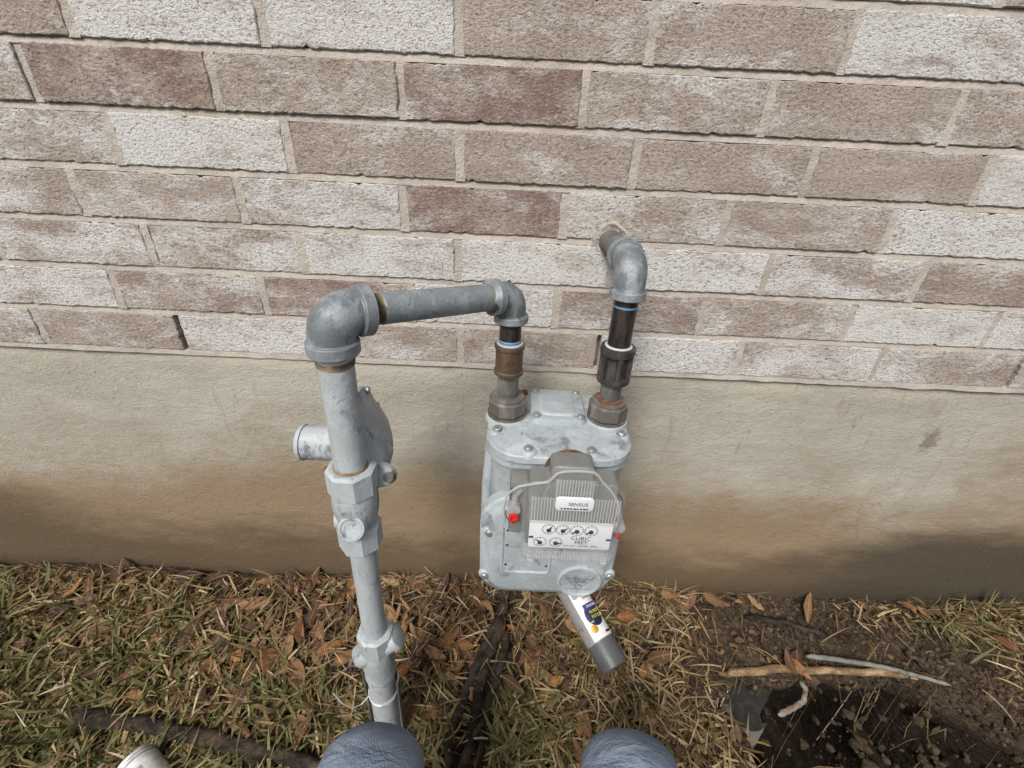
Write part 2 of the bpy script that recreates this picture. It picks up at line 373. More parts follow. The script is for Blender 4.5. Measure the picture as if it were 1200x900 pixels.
M = dict(
    brick=mat_brick(), mortar=mat_mortar(), concrete=mat_concrete(), soil=mat_soil(), leaf=mat_leaf(), denim=mat_denim(),
    meter=mat_paint('meter_grey_paint', (0.300, 0.330, 0.342), (0.125, 0.140, 0.153), .58, .46, dirt=(0.215, 0.23, 0.232), scale=24, chalk=(0.395, 0.43, 0.448)),
    pipe=mat_paint('pipe_grey_paint', (0.305, 0.328, 0.336), (0.105, 0.116, 0.126), .60, .46, dirt=(0.22, 0.218, 0.205), scale=32, chalk=(0.395, 0.425, 0.438)),
    galv=mat_paint('weathered_galvanised', (0.135, 0.152, 0.162), (0.075, 0.083, 0.088), .48, .40, .15, dirt=(0.12, 0.12, 0.115), scale=36, chalk=(0.285, 0.31, 0.322)),
    thread=mat_flat('thread_compound', (0.25, 0.185, 0.105), .6, .2, .3, 60), black=mat_iron('black_pipe', (0.012, 0.011, 0.011), (0.06, 0.048, 0.042), .32, .45),
    bronze=mat_iron('bronze_casting', (0.095, 0.060, 0.039), (0.160, 0.108, 0.074), .5, .25), iron=mat_iron('dark_iron', (0.035, 0.032, 0.030), (0.085, 0.078, 0.072), .5, .2),
    nut=mat_iron('nut_iron', (0.13, 0.115, 0.10), (0.22, 0.20, 0.18), .5, .25), steel=mat_iron('grey_steel', (0.11, 0.105, 0.10), (0.24, 0.23, 0.22), .42, .3),
    tape=mat_flat('blue_thread_seal', (0.10, 0.22, 0.36), .5), whitetape=mat_flat('white_thread_tape', (0.50, 0.52, 0.54), .5),
    rust=mat_flat('rust', (0.17, 0.075, 0.032), .85, 0, .3, 120, .001), bolt=mat_flat('zinc_bolt', (0.42, 0.43, 0.43), .35, .6, .2, 200),
    plastic=mat_flat('grey_plastic', (0.165, 0.165, 0.152), .38, 0, .06), white=mat_flat('white_plate', (0.60, 0.615, 0.625), .4, 0, .03), ink=mat_flat('black_ink', (0.012, 0.012, 0.013), .5),
    red=mat_flat('red_plastic', (0.55, 0.025, 0.02), .3, 0, .1), clear=mat_clear('clear_plastic', .05, (0.55, 0.56, 0.56)), ribbed=mat_clear('ribbed_plastic', .22, (0.45, 0.45, 0.44)), ribglint=mat_clear('rib_glint', .72, (0.66, 0.66, 0.65)), rim=mat_clear('clear_rim', .42, (0.50, 0.51, 0.51)),
    canwhite=mat_flat('can_label_white', (0.72, 0.72, 0.71), .35, 0, .04), cangrey=mat_flat('can_label_grey', (0.27, 0.265, 0.26), .4, 0, .08), cap=mat_flat('dark_grey_cap', (0.095, 0.098, 0.10), .42, 0, .06),
    navy=mat_flat('navy_print', (0.012, 0.018, 0.055), .4), blue=mat_flat('blue_print', (0.03, 0.045, 0.24), .4), yellow=mat_flat('yellow_print', (0.72, 0.66, 0.06), .4), gold=mat_flat('gold_print', (0.52, 0.29, 0.03), .35, .2),
    silver=mat_flat('silver_metal', (0.80, 0.80, 0.80), .38, .35, .14, 90), wire=mat_flat('pale_wire', (0.62, 0.60, 0.58), .4, .2),
    root=mat_bark('dark_root', (0.012, 0.009, 0.007), (0.060, 0.042, 0.032)), branch=mat_bark('dark_branch', (0.012, 0.010, 0.009), (0.085, 0.056, 0.037), 38),
    tanroot=mat_bark('tan_root', (0.145, 0.090, 0.048), (0.37, 0.255, 0.150), 60), tube=mat_flat('grey_green_tube', (0.175, 0.178, 0.148), .8, 0, .2), paleroot=mat_bark('pale_root', (0.16, 0.12, 0.09), (0.32, 0.27, 0.21), 50),
    stump=mat_bark('rotten_wood', (0.010, 0.007, 0.005), (0.062, 0.041, 0.026), 70), print=mat_flat('faded_red_print', (0.42, 0.28, 0.27), .5, .2, .25, 120), worn=mat_flat('dark_grey_paint', (0.20, 0.215, 0.225), .5, 0, .2, 90), slab=None, shoe=mat_flat('boot_leather', (0.10, 0.065, 0.04), .6), wood=mat_bark('wood_chip', (0.07, 0.045, 0.03), (0.17, 0.115, 0.075)))
def mat_slab():
    s = NT('grey_slab'); x, y, z = s.xyz()
    oc = gnd(876, 826, -.055, False); ox, oy = oc.x, oc.y
    dx = s.math('SUBTRACT', x, ox); dy = s.math('MINIMUM', s.math('SUBTRACT', y, oy), 0.0)
    rr = s.math('SQRT', s.math('ADD', s.math('MULTIPLY', dx, dx), s.math('MULTIPLY', dy, dy)))
    rr = s.math('MULTIPLY', rr, s.math('LESS_THAN', dy, -.0002))
    c = s.mix(s.ramp(rr, .042, .045), (0.020, 0.019, 0.017), (0.125, 0.120, 0.108))  # darker area of the slab with a rounded front edge
    c = s.mix(s.ramp(s.noise(60, 5, .6), .4, .7, 0, .5), c, (0.05, 0.045, 0.04))
    return s.done(c, .9, s.bump(s.noise(120), .0008), spec=.1)
M['slab'] = mat_slab()

# ------------------------------------------------------------------ ground
def graded(lo, a, b, hi, fine, k):
    mid = np.arange(a, b + 1e-6, fine)
    t = np.linspace(0, 1, k + 1)[1:] ** 2.2
    return np.concatenate([(a - (a - lo) * t)[::-1], mid, b + (hi - b) * t])
def build_ground():
    xs = graded(-60, -1.5, 1.6, 60, .009, 26); ys = np.concatenate([np.arange(0.06, -0.72, -.009), -0.72 - 60 * np.linspace(0, 1, 28)[1:] ** 2.2])
    X, Y = np.meshgrid(xs, ys, indexing='ij'); Z = gh(X, Y)
    Z += np.where((np.abs(X) < 1.7) & (Y > -.75), rng.normal(0, .0016, X.shape), 0)
    D = hole_depth(X, Y); und = 1 - sstep(.20, .42, -Y); Y = Y + .44 * D * und * (1 - .6 * sstep(.85, 1.1, X)); X = X + .25 * D * sstep(.52, .62, X) * (1 - sstep(.78, 1.0, X))
    n0, n1 = X.shape
    v = np.stack([X, Y, Z], -1).reshape(-1, 3); idx = np.arange(n0 * n1).reshape(n0, n1)
    f = np.stack([idx[:-1, :-1], idx[:-1, 1:], idx[1:, 1:], idx[1:, :-1]], -1).reshape(-1, 4)[:, ::-1]
    me = bpy.data.meshes.new('ground'); me.from_pydata(v.tolist(), [], f.tolist())
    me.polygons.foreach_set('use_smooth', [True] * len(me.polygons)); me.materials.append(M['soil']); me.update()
    o = bpy.data.objects.new('ground', me); col.objects.link(o); OFF[o.name] = Vector((0, 0, 0))
    return tag(o, kind='structure')
ground = build_ground()

# ------------------------------------------------------------------ foundation
def build_foundation():
    xs = np.concatenate([np.linspace(-4, -1.6, 20)[:-1], np.arange(-1.6, 1.6, .014), np.linspace(1.6, 4, 20)]); zs = np.concatenate([[-.5, -.25], np.arange(-.12, .568, .014), [.5655]])
    zs = np.unique(zs); X, Z = np.meshgrid(xs, zs, indexing='ij')
    Y = 0.0035 + 0.0022 * np.sin(3.1 * X + 2) * np.sin(9 * Z) + 0.0016 * np.sin(11 * X + 7 * Z) + rng.normal(0, .00035, X.shape)
    bul = 0.030 * np.exp(-((Z - 0.0 - .02 * np.sin(2.3 * X)) / .075) ** 2) * (0.6 + 0.4 * np.sin(2.9 * X + .8))
    Y = Y - bul
    Y = np.where(Z > .5650, Y + .004, Y)
    n0, n1 = X.shape; v = np.stack([X, Y, Z], -1).reshape(-1, 3).tolist(); idx = np.arange(n0 * n1).reshape(n0, n1)
    f = np.stack([idx[:-1, :-1], idx[1:, :-1], idx[1:, 1:], idx[:-1, 1:]], -1).reshape(-1, 4).tolist()
    k = len(v); v += [(-4, .3, -.5), (4, .3, -.5), (4, .3, .5655), (-4, .3, .5655)]
    top = [int(i) for i in idx[:, -1]]
    f += [tuple(top + [k + 2, k + 3]), (k + 1, k, k + 3, k + 2), tuple([int(i) for i in idx[0, :][::-1]] + [k + 0, k + 3][::1])]
    mb = MB(); mb.v = [tuple(a) for a in v]; mb.f = [tuple(a) for a in f]
    o = mb.build('concrete_foundation', M['concrete'], None, 60)
    return tag(o, 'stained beige concrete foundation below the brick wall', 'foundation')
build_foundation()

# ------------------------------------------------------------------ brick wall
H = 0.0762; JT = 0.0095
ROWZ = [1.0326 - H * k for k in range(7)]                       # bottom of each course, top to bottom
JX = {0: [-0.5999, -0.3466, -0.0882, 0.1643, 0.4218], 1: [-0.6848, -0.4273, -0.1689, 0.0831, 0.3378, 0.5986], 2: [-0.5974, -0.342, -0.0893, 0.1666, 0.4258, 0.681],
      3: [-0.6811, -0.43, -0.1784, 0.071, 0.3224, 0.5768], 4: [-0.5986, -0.3484, -0.0951, 0.157, 0.4099, 0.6595], 5: [-0.6825, -0.4298, -0.178, 0.073, 0.3239, 0.5777, 0.8242],
      6: [-0.8475, -0.5964, -0.345, -0.094, 0.1547, 0.4069, 0.6611, 0.914]}
# (white, red) of the bricks in view, left to right, starting with the brick left of the first joint
LOOK = {0: [(.35, .2), (.95, 0), (.85, .1), (.3, .1), (.35, .1), (.85, .9)],
        1: [(.45, .1), (.22, .95), (.4, .1), (.38, 1.1), (.42, .1), (.40, .1), (.42, .1)],
        2: [(.62, .2), (.85, .1), (.32, .2), (.30, .15), (.28, .1), (.25, .1), (.95, 0)],
        3: [(.50, .1), (.52, .1), (.72, .8), (.34, 1.1), (.52, .1), (.42, .3), (.85, .1)],
        4: [(.62, .2), (.62, .2), (.80, 1.0), (.88, 0), (.88, .1), (.58, .3), (.45, .4)],
        5: [(.80, 0), (.50, .6), (.40, 1.0), (.85, .1), (.48, .7), (.52, .2), (.85, .1), (.8, .1)],
        6: [(.70, .1), (.45, .3), (.82, .1), (.42, .3), (.40, .2), (.90, .1), (.70, .5), (.55, .4), (.7, .2)]}
MISSING = {(6, 1), (6, 4), (6, 7)}                       # joints that lost their mortar
def brick_mesh(Lx, Hz, fine):
    # rectangular face with worn edges: outer ring, chamfer ring, slightly uneven face
    nx, nz = (40, 12) if fine else (4, 2); mb = MB()
    per = [(-Lx / 2 + Lx * i / nx, -Hz / 2) for i in range(nx)] + [(Lx / 2, -Hz / 2 + Hz * i / nz) for i in range(nz)] + \
          [(Lx / 2 - Lx * i / nx, Hz / 2) for i in range(nx)] + [(-Lx / 2, Hz / 2 - Hz * i / nz) for i in range(nz)]
    n = len(per); j = .00055 if fine else .0005
    outer = [(x + random.gauss(0, j), z + random.gauss(0, j)) for x, z in per]
    if fine:
        for _ in range(random.randint(1, 5)):                     # chipped corners and arrises
            k = random.randrange(n); dp = random.uniform(.001, .0028)
            x, z = outer[k]; outer[k] = (x - math.copysign(dp * (abs(x) > Lx * .45), x), z - math.copysign(dp * (abs(z) > Hz * .45), z))
    ch = .0012
    def ins(p, a): x, z = p; return (x - math.copysign(min(a, abs(x)), x), z - math.copysign(min(a, abs(z)), z))
    mb.v += [(x, .07, z) for x, z in per] + [(x, .0012 + abs(random.gauss(0, .0004)), z) for x, z in outer] + [(*(lambda q: (q[0], 0.0, q[1]))(ins(p, ch * random.uniform(.7, 1.6))),) for p in outer]
    for lv in (0, 1):
        for k in range(n): a, b = lv * n + k, lv * n + (k + 1) % n; mb.f.append((a, b, b + n, a + n))
    mb.f.append(tuple(2 * n + k for k in range(n)))
    return mb
def build_wall():
    root = empty('brick_wall', (0, .05, .5749)); tag(root, 'whitewashed taupe brick wall above the concrete foundation', 'brick wall')
    mo = MB(); off = Vector((0, .05, .5749))
    X0, X1 = -2.35, 2.35
    rows = []
    for k in range(7): rows.append((ROWZ[k], JX[k], LOOK[k], k))
    for q in range(1, 4):                                         # courses above the frame
        zz = ROWZ[0] + H * q; o = [-.0848, 0.0, -.0835][q - 1]
        rows.append((zz, [x + o for x in JX[0]], None, -q))
    bs = []
    for zb, jx, look, k in rows:
        js = list(jx)
        while js[0] > X0 + .26: js.insert(0, js[0] - .2535)
        nl = len(js) - len(jx)
        while js[-1] < X1 - .26: js.append(js[-1] + .2535)
        ends = [X0] + js + [X1]
        for i in range(len(ends) - 1):
            a, b = ends[i], ends[i + 1]; wj = JT * random.uniform(1.0, 1.35)
            wj *= .72 if ((k, i - nl - 1) in MISSING or (k, i - nl) in MISSING) else 1; Lx = b - a - wj; Hz = H - JT * random.uniform(.92, 1.1)
            q = i - nl; vis = look is not None and 0 <= q < len(look)
            mb = brick_mesh(Lx, Hz, vis or (look is not None and abs((a + b) / 2) < 1.3))
            me = bpy.data.meshes.new('brick'); me.from_pydata(mb.v, [], mb.f); me.materials.append(M['brick'])
            o = bpy.data.objects.new('brick', me); col.objects.link(o); o.parent = root
            o.location = Vector(((a + b) / 2, random.gauss(0, .0009), zb + Hz / 2)) - off
            o.rotation_euler = (random.gauss(0, .004), random.gauss(0, .0022), random.gauss(0, .003))
            wv, rv = look[q] if vis else (random.choice([.3, .4, .45, .6, .8, .9]), random.choice([0, .1, .2, .9]))
            o['white'] = float(wv); o['red'] = float(rv)
            if i > 0 and (k, q - 1) not in MISSING:               # head joint left of this brick
                w2 = JT * 1.0; dep = random.uniform(.0004, .0022); z0, z1 = zb - .001, zb + H - JT + .001
                n = 6; vs_ = []
                for t in range(n + 1):
                    z = z0 + (z1 - z0) * t / n; y = dep + random.gauss(0, .0009)
                    vs_ += [(a - w2, .012, z), (a - w2 * .8, y, z), (a + w2 * .8, y + random.gauss(0, .0005), z), (a + w2, .012, z)]
                mo.add(vs_, [(4 * t + c, 4 * t + c + 1, 4 * t + c + 5, 4 * t + c + 4) for t in range(n) for c in range(3)])
        # bed joint under this course
        n = int((X1 - X0) / .02); vs_ = []
        low = k == 6
        for t in range(n + 1):
            x = X0 + (X1 - X0) * t / n; y = random.gauss(.0040, .0005); y2 = random.gauss(.0016, .0004)
            zt, zl = zb + .002, zb - JT - .002 + (random.gauss(0, .0006) if low else 0)
            if low: y -= .003; y2 -= .0022
            vs_ += [(x, .014, zt), (x, y, zt - .002), (x, y2, zl + .002), (x, .014 if not low else .004, zl)]
        mo.add(vs_, [(4 * t + c, 4 * t + c + 4, 4 * t + c + 5, 4 * t + c + 1) for t in range(n) for c in range(3)])
    zt = max(r[0] for r in rows) + H
    # backing behind the joints
    mo.add([(X0, .022, .567), (X1, .022, .567), (X1, .022, zt), (X0, .022, zt), (X0, .2, .567), (X1, .2, .567), (X1, .2, zt), (X0, .2, zt)],
           [(0, 1, 2, 3), (5, 4, 7, 6), (3, 2, 6, 7), (1, 5, 6, 2), (4, 0, 3, 7), (4, 5, 1, 0)])
    mo.build('mortar', M['mortar'], root, 50)
    # lump of mortar round the pipe that comes through the wall
    lm = MB(); n = 22; c = aty(714, 283, 0); vs_ = []
    for r, y in ((.034, .006), (.030, .0012), (.025, -.001), (.0200, .001), (.018, .012)):
        for t in range(n):
            a = 2 * math.pi * t / n; rr = r * (1 + .16 * math.sin(3 * a + 1) + .10 * math.sin(7 * a)) if r > .03 else r * (1 + .06 * math.sin(5 * a)); vs_.append((c.x + rr * math.cos(a), y + random.gauss(0, .0012), c.z + rr * math.sin(a) * .9 + .004))
    lm.add(vs_, [(i * n + t, i * n + (t + 1) % n, (i + 1) * n + (t + 1) % n, (i + 1) * n + t) for i in range(4) for t in range(n)])
    lm.build('mortar_patch', M['mortar'], root, 50)
build_wall()

# ------------------------------------------------------------------ pipe fittings
def along(p, d, h): return Vector(p) + Vector(d).normalized() * h
def elbow(name, mat, parent, P, d1, d2, L, rb, rc, wc):
    # malleable 90 degree elbow: bent body with a collar band at each mouth
    d1 = Vector(d1).normalized(); d2 = Vector(d2).normalized(); P = Vector(P)
    a = P + d1 * L; b = P + d2 * L; F_ = L - wc * .9; pts = []; rad = []
    def seg(dv, order):
        q = [(L, rc - .005), (L, rc - .0010), (L - .0010, rc), (L - wc + .0012, rc), (L - wc + .0002, rc - .0010), (L - wc, rb + .0008), (L - wc - .0010, rb)]
        if order: q = q[::-1]
        return [(P + dv * h, r) for h, r in q]
    for p, r in seg(d1, False): pts.append(p); rad.append(r)
    N = 12; f0 = L - wc - .001
    for i in range(1, N):
        t = i / N; p = P + d1 * f0 * (1 - t) ** 2 + d2 * f0 * t ** 2; pts.append(p); rad.append(rb * (1 + .06 * math.sin(math.pi * t)))
    for p, r in seg(d2, True): pts.append(p); rad.append(r)
    mb = MB(); sweep(mb, pts, rad, 36); return mb.build(name, mat, parent, 28)
def tube(name, mat, parent, a, b, r, n=32):
    mb = MB(); a = Vector(a); b = Vector(b); L = (b - a).length
    lathe(mb, [(r - .0015, 0), (r, .0015), (r, L - .0015), (r - .0015, L)], a, b - a, n); return mb.build(name, mat, parent, 40)
def threads(name, mat, parent, a, d, L, r, turns=5, tap=.0012):
    mb = MB(); prof = []; d = Vector(d).normalized()
    for i in range(turns):
        h = L * i / turns; rr = r + tap * (1 - i / turns); st = L / turns
        prof += [(rr - .0007, h), (rr + .0007, h + st * .45), (rr - .0007, h + st * .95)]
    lathe(mb, prof, a, d, 30); return mb.build(name, mat, parent, 25)

DN = 0.135; DR = 0.30
UP = Vector((0, 0, 1))
E2 = aty(599, 346, DN); E2.x = -0.0035                       # corner of the elbow above the meter inlet
E1 = aty(385, 368, DR); RB = aty(458, 868, DR)               # riser axis, top corner and foot
rax = (E1 - RB).normalized()
def onriser(py):                                              # point of the riser axis at image row py
    best = None
    for i in range(401):
        p = E1 + (RB - E1) * (i / 400); v = p - CAM; y = 450 - FPX * v.dot(UX) / v.dot(FX)
        if best is None or abs(y - py) < best[0]: best = (abs(y - py), p)
    return best[1]
def zcol(x, py, d=DN):                                        # height on the vertical line (x,-d) seen at row py
    lo, hi = -.5, 1.3
    for _ in range(40):
        z = (lo + hi) / 2; v = Vector((x, -d, z)) - CAM; y = 450 - FPX * v.dot(UX) / v.dot(FX)
        if y > py: lo = z
        else: hi = z
    return lo

# ---- inlet pipe: riser nipple, elbow, run, elbow, drop into the meter
IN = empty('inlet_pipe', onriser(553)); tag(IN, 'weathered grey gas pipe bending over two elbows from the regulator to the left meter nut', 'gas pipe')
hd = (E2 - E1).normalized()
p_top = onriser(412); p_bot = onriser(556)
tube('vertical_nipple', M['pipe'], IN, onriser(560), onriser(405), .0192)
threads('thread', M['thread'], IN, onriser(420), -rax, .008, .0192, 4)
elbow('elbow', M['galv'], IN, E1, -rax, hd, .0425, .0240, .0278, .0135)
elbow('elbow', M['galv'], IN, E2, -hd, -UP, .0375, .0203, .0245, .0105)
tube('horizontal_run', M['galv'], IN, E1 + hd * .055, E2 - hd * .042, .0178)
threads('thread', M['thread'], IN, E1 + hd * .042, hd, .017, .0162, 6, .0012)
threads('thread', M['thread'], IN, E2 - hd * .036, -hd, .016, .0168, 4, .0012)
xi = E2.x; zc = lambda py: zcol(xi, py)
base = lambda z: Vector((xi, -DN, z))
z381, z398, z402, z438, z466 = zc(381), zc(397), zc(402), zc(437), zc(466)
tube('nipple', M['black'], IN, base(z402 - .004), base(z381 + .012), .0158)
mb = MB(); lathe(mb, [(.0150, 0), (.0168, .001), (.0162, .003), (.0170, .005), (.0160, .007)], base(z402), UP, 28); mb.build('thread_tape', M['tape'], IN)
mb = MB(); Lc = z402 - z438
lathe(mb, [(.019, 0), (.0222, .0012), (.0226, .004), (.0222, .0065), (.0205, .0078), (.0203, Lc - .008), (.0222, Lc - .0066), (.0226, Lc - .004), (.0222, Lc - .001), (.019, Lc)], base(z438), UP, 32)
cp = mb.build('coupling', M['bronze'], IN, 40)
text_obj('raised_lettering', 'GF', M['bronze'], cp, base((z438 + z402) / 2) + Vector((.001, -.0200, 0)), .010, (1, 0, 0), UP, .0010)
mb = MB(); lathe(mb, [(.012, 0), (.0195, .0004), (.0192, .0022), (.012, .0024)], base(z402 - .0002), UP, 28); mb.build('white_seal', M['whitetape'], IN)
tube('lower_nipple', M['steel'], IN, base(z466 - .02), base(z438 + .004), .0162)
NUTZ = 0.562
mb = MB(); hexnut(mb, base(NUTZ), UP, .0305, .026, 8, .003); lathe(mb, [(.0262, 0), (.0262, .003), (.020, .005)], base(NUTZ + .0255), UP, 28); lathe(mb, [(.031, 0), (.031, .0035)], base(NUTZ - .0035), UP, 32); mb.build('swivel_nut', M['nut'], IN, 30)

# ---- outlet pipe: through the wall, elbow, union, drop into the meter
PX = aty(714, 283, 0); xo = 0.1545; E3 = Vector((xo, -DN, PX.z))
OUT = empty('outlet_pipe', (xo, -DN, NUTZ)); tag(OUT, 'grey and black gas pipe from the brick wall down to the right meter nut', 'gas pipe')
st = Vector((PX.x, .03, PX.z)); sdir = (E3 - st).normalized()
tube('wall_stub', M['nut'], OUT, st, E3 - sdir * .03, .0160)
threads('thread', M['steel'], OUT, st + sdir * .028, sdir, .03, .0163, 7)
elbow('elbow', M['galv'], OUT, E3, -sdir, -UP, .048, .0212, .0248, .0115)
zc = lambda py: zcol(xo, py); base = lambda z: Vector((xo, -DN, z))
z357, z404, z447, z468 = zc(357), zc(405), zc(446), zc(468)
tube('nipple', M['black'], OUT, base(z404 - .006), base(z357 + .012), .0166)
mb = MB(); lathe(mb, [(.0150, 0), (.0172, .001), (.0168, .003), (.0160, .005)], base(z357 - .0035), UP, 28); mb.build('thread_tape', M['tape'], OUT)
mb = MB(); lathe(mb, [(.0165, 0), (.0200, .0004), (.0198, .0018), (.0165, .003)], base(z404 - .001), UP, 28); mb.build('white_seal', M['whitetape'], OUT)
mb = MB(); Lc = z404 - z447
lathe(mb, [(.020, 0), (.0244, .001), (.0250, .005), (.0244, .0085), (.0190, .0095), (.0186, Lc * .5), (.0190, Lc - .0125), (.0252, Lc - .0115), (.0258, Lc - .006), (.0250, Lc - .001), (.020, Lc)], base(z447), UP, 32)
un = mb.build('coupling', M['iron'], OUT, 40)
for a in range(6):
    an = a * math.pi / 3 - .5; c = Vector((math.cos(an), math.sin(an), 0)); t = Vector((-c.y, c.x, 0)); mb = MB(); vs_ = []
    for zz in (z447 + .008, z404 - .010):
        for s1, s2 in ((-1, .018), (1, .018), (1, .0232), (-1, .0232)): vs_.append(base(zz) + t * s1 * .0032 + c * s2 * 1.05)
    mb.add(vs_, [(0, 1, 2, 3), (7, 6, 5, 4), (0, 4, 5, 1), (1, 5, 6, 2), (2, 6, 7, 3), (3, 7, 4, 0)]); mb.build('rib', M['iron'], un)
tube('lower_nipple', M['steel'], OUT, base(z468 - .02), base(z447 + .004), .0162)
mb = MB(); lathe(mb, [(.0195, 0), (.0195, .0032), (.0165, .005)], base(NUTZ + .030), UP, 26); mb.build('rust_ring', M['rust'], OUT)
mb = MB(); hexnut(mb, base(NUTZ), UP, .0305, .026, 8, .003); lathe(mb, [(.0262, 0), (.0262, .003), (.020, .005)], base(NUTZ + .0255), UP, 28); lathe(mb, [(.031, 0), (.031, .0035)], base(NUTZ - .0035), UP, 32); mb.build('swivel_nut', M['nut'], OUT, 30)

# ------------------------------------------------------------------ gas meter
GM = empty('gas_meter', (.077, -.15, .252)); tag(GM, 'light grey cast gas meter hanging from two pipes in front of the foundation', 'gas meter')
def screw(parent, c, ax, r=.0062, h=.004, mat='bolt', slot=True):
    mb = MB(); lathe(mb, [(r, 0), (r, h * .5), (r * .8, h * .9), (r * .45, h)], c, ax, 14); o = mb.build('screw', M[mat], parent, 40)
    return o
TZ = .5555
mb = MB()
loft(mb, lambda i: rrect(-.0250, .1790, -.2180, -.062, [.02, .02, .045, .045], i), [(.262, .004), (.27, 0), (.50, 0), (.520, -.003), (.5205, -.008), (.5340, -.008), (.5350, -.004)])
body = mb.build('body', M['meter'], GM)
mb = MB()
loft(mb, lambda i: rrect(-.0310, .1850, -.234, -.054, [.022, .022, .052, .052], i, 8), [(.5355, .002), (.5375, 0), (.5480, 0), (.5500, .0015), (.5505, .004), (.5525, .010), (TZ, .016)])
cover = mb.build('top_cover', M['meter'], GM)
for x, y in ((-.0165, -.178), (.030, -.2225), (.120, -.2205), (.1715, -.176), (-.021, -.075), (.175, -.075)):
    mb = MB(); lathe(mb, [(.0135, -.008), (.0125, 0), (.010, .0025), (.0078, .003)], (x, y, TZ - .003), UP, 20); mb.build('bolt_boss', M['meter'], cover, 40)
    screw(cover, (x, y, TZ - .0005), UP, .0068, .005)
for x in (xi, xo):
    mb = MB(); lathe(mb, [(.034, -.002), (.0335, .002), (.0325, .0055), (.030, .0070)], (x, -DN, TZ - .004), UP, 28); mb.build('inlet_boss', M['meter'], cover, 40)
hp = plate('handhole_plate', M['meter'], cover, .0340, .1200, -.1600, -.066, [.014] * 4, TZ - .001, TZ + .0095, .002)
mb = MB(); loft(mb, lambda i: rrect(.050, .104, -.147, -.079, .012, i), [(TZ + .009, 0), (TZ + .0095, -.001), (TZ + .0120, .002), (TZ + .0125, .004)]); mb.build('raised_panel', M['meter'], hp)
for x, y in ((.0425, -.151), (.1115, -.151), (.0425, -.075), (.1115, -.075)):
    screw(hp, (x, y, TZ + .009), UP, .0062, .006)
screw(cover, (.024, -.068, TZ), UP, .007, .006, 'rust')
mb = MB()
for i in range(5):
    lathe(mb, [(.0016, 0), (.0012, .0006)], (.010 + .0045 * i, -.172, TZ - .0002), UP, 8)
mb.build('cast_mark', M['meter'], cover)
# casting flange round the middle of the body, seen at its left side
mb = MB(); loft(mb, lambda i: rrect(-.0385, .1910, .256, .470, [.05, .05, .04, .04], i), [(.128, .003), (.130, 0), (.146, 0), (.148, .003)], 'y'); mb.build('body_flange', M['meter'], GM)
mb = MB(); sweep(mb, [(-.030, -.172, .28), (-.032, -.172, .36), (-.031, -.172, .44), (-.026, -.17, .52)], .0085, 12); mb.build('side_rib', M['meter'], GM, 40)
mb = MB()
loft(mb, lambda i: rrect(-.0375, .1860, .2480, .4690, [.058, .058, .048, .048], i, 8), [(.206, .003), (.208, 0), (.2245, 0), (.2275, .0022), (.229, .006), (.231, .012), (.235, .016), (.2365, .020)], 'y')
front = mb.build('front_cover', M['meter'], GM)
for q in ((573.5, 623), (568, 673), (713.5, 674), (722, 624)):
    p = aty(*q, .231); mb = MB(); lathe(mb, [(.0110, -.004), (.0100, 0), (.0080, .0020)], p, (0, -1, 0), 20); mb.build('bolt_boss', M['meter'], front, 40)
    screw(front, p + Vector((0, -.002, 0)), (0, -1, 0), .0068, .0045)
mb = MB(); loft(mb, lambda i: rrect(-.0035, .0795, .3100, .4560, .010, i), [(.234, 0), (.2388, .001), (.2395, .0025), (.2380, .005), (.2374, .0055)], 'y'); pan = mb.build('cast_panel', M['meter'], front)
mb = MB(); loft(mb, lambda i: rrect(.002, .030, .372, .440, .003, i), [(.237, 0), (.2393, .0006), (.2395, .001)], 'y'); tg = mb.build('tag_plate', M['meter'], pan)
for x, z in ((.0065, .378), (.0065, .410), (.0055, .330), (.072, .330)): screw(pan, (x, -.2393 if z > .35 else -.2376, z), (0, -1, 0), .0022, .0018, 'iron')
# emblem
ec = Vector((.1300, -.2365, .2955)); mb = MB()
lathe(mb, [(.0375, -.008), (.0375, .0015), (.0362, .0040), (.0335, .0045), (.0315, .0022), (.0305, .0018), (.001, .0018)], ec, (0, -1, 0), 48); em = mb.build('emblem_disc', M['meter'], front, 40)
mb = MB(); tri = [(-.0265, .0145), (.0265, .0145), (.0, -.0195)]
for i in range(3):
    a, b = tri[i], tri[(i + 1) % 3]; sweep(mb, [ec + Vector((a[0], -.0021, a[1])), ec + Vector((b[0], -.0021, b[1]))], .0008, 6)
sweep(mb, [ec + Vector((-.022, -.0021, -.0185)), ec + Vector((.022, -.0021, -.0185))], .0007, 6)
mb.build('raised_triangle', M['worn'], em)  # raised marks and lettering in a darker grey than the disc
for tx, dz, sz in (('AMERICAN', .0085, .0088), ('METER', .0005, .0088), ('CO.', -.0080, .0080)):
    text_obj('raised_lettering', tx, M['worn'], em, ec + Vector((0, -.0022, dz)), sz, (1, 0, 0), UP, .0012)
# index housing, dials and clear cover
def arch(x0, x1, xa, xb, z0, zs, zt, r=.008, k=5):
    def fn(ins):
        a0, a1, b0, b1 = x0 + ins, x1 - ins, xa + ins, xb - ins; zl, zh, zt2 = z0 + ins, zs - ins, zt - ins
        P_ = [(a1, zl), (a1, zh), (b1 + .004, zh), (b1, zh + .004), (b1, zt2), (b0, zt2), (b0, zh + .004), (b0 - .004, zh), (a0, zh), (a0, zl)]
        out = []; n = len(P_)
        for i in range(n):
            p0, p1, p2 = Vector(P_[i - 1]), Vector(P_[i]), Vector(P_[(i + 1) % n]); d0 = (p0 - p1); d2 = (p2 - p1)
            q = min(r, d0.length * .45, d2.length * .45); a = p1 + d0.normalized() * q; b = p1 + d2.normalized() * q
            for t in range(k + 1): u = t / k; out.append(tuple(a * (1 - u) ** 2 + p1 * 2 * u * (1 - u) + b * u ** 2))
        return out
    return fn
IX0, IX1 = .0250, .1610
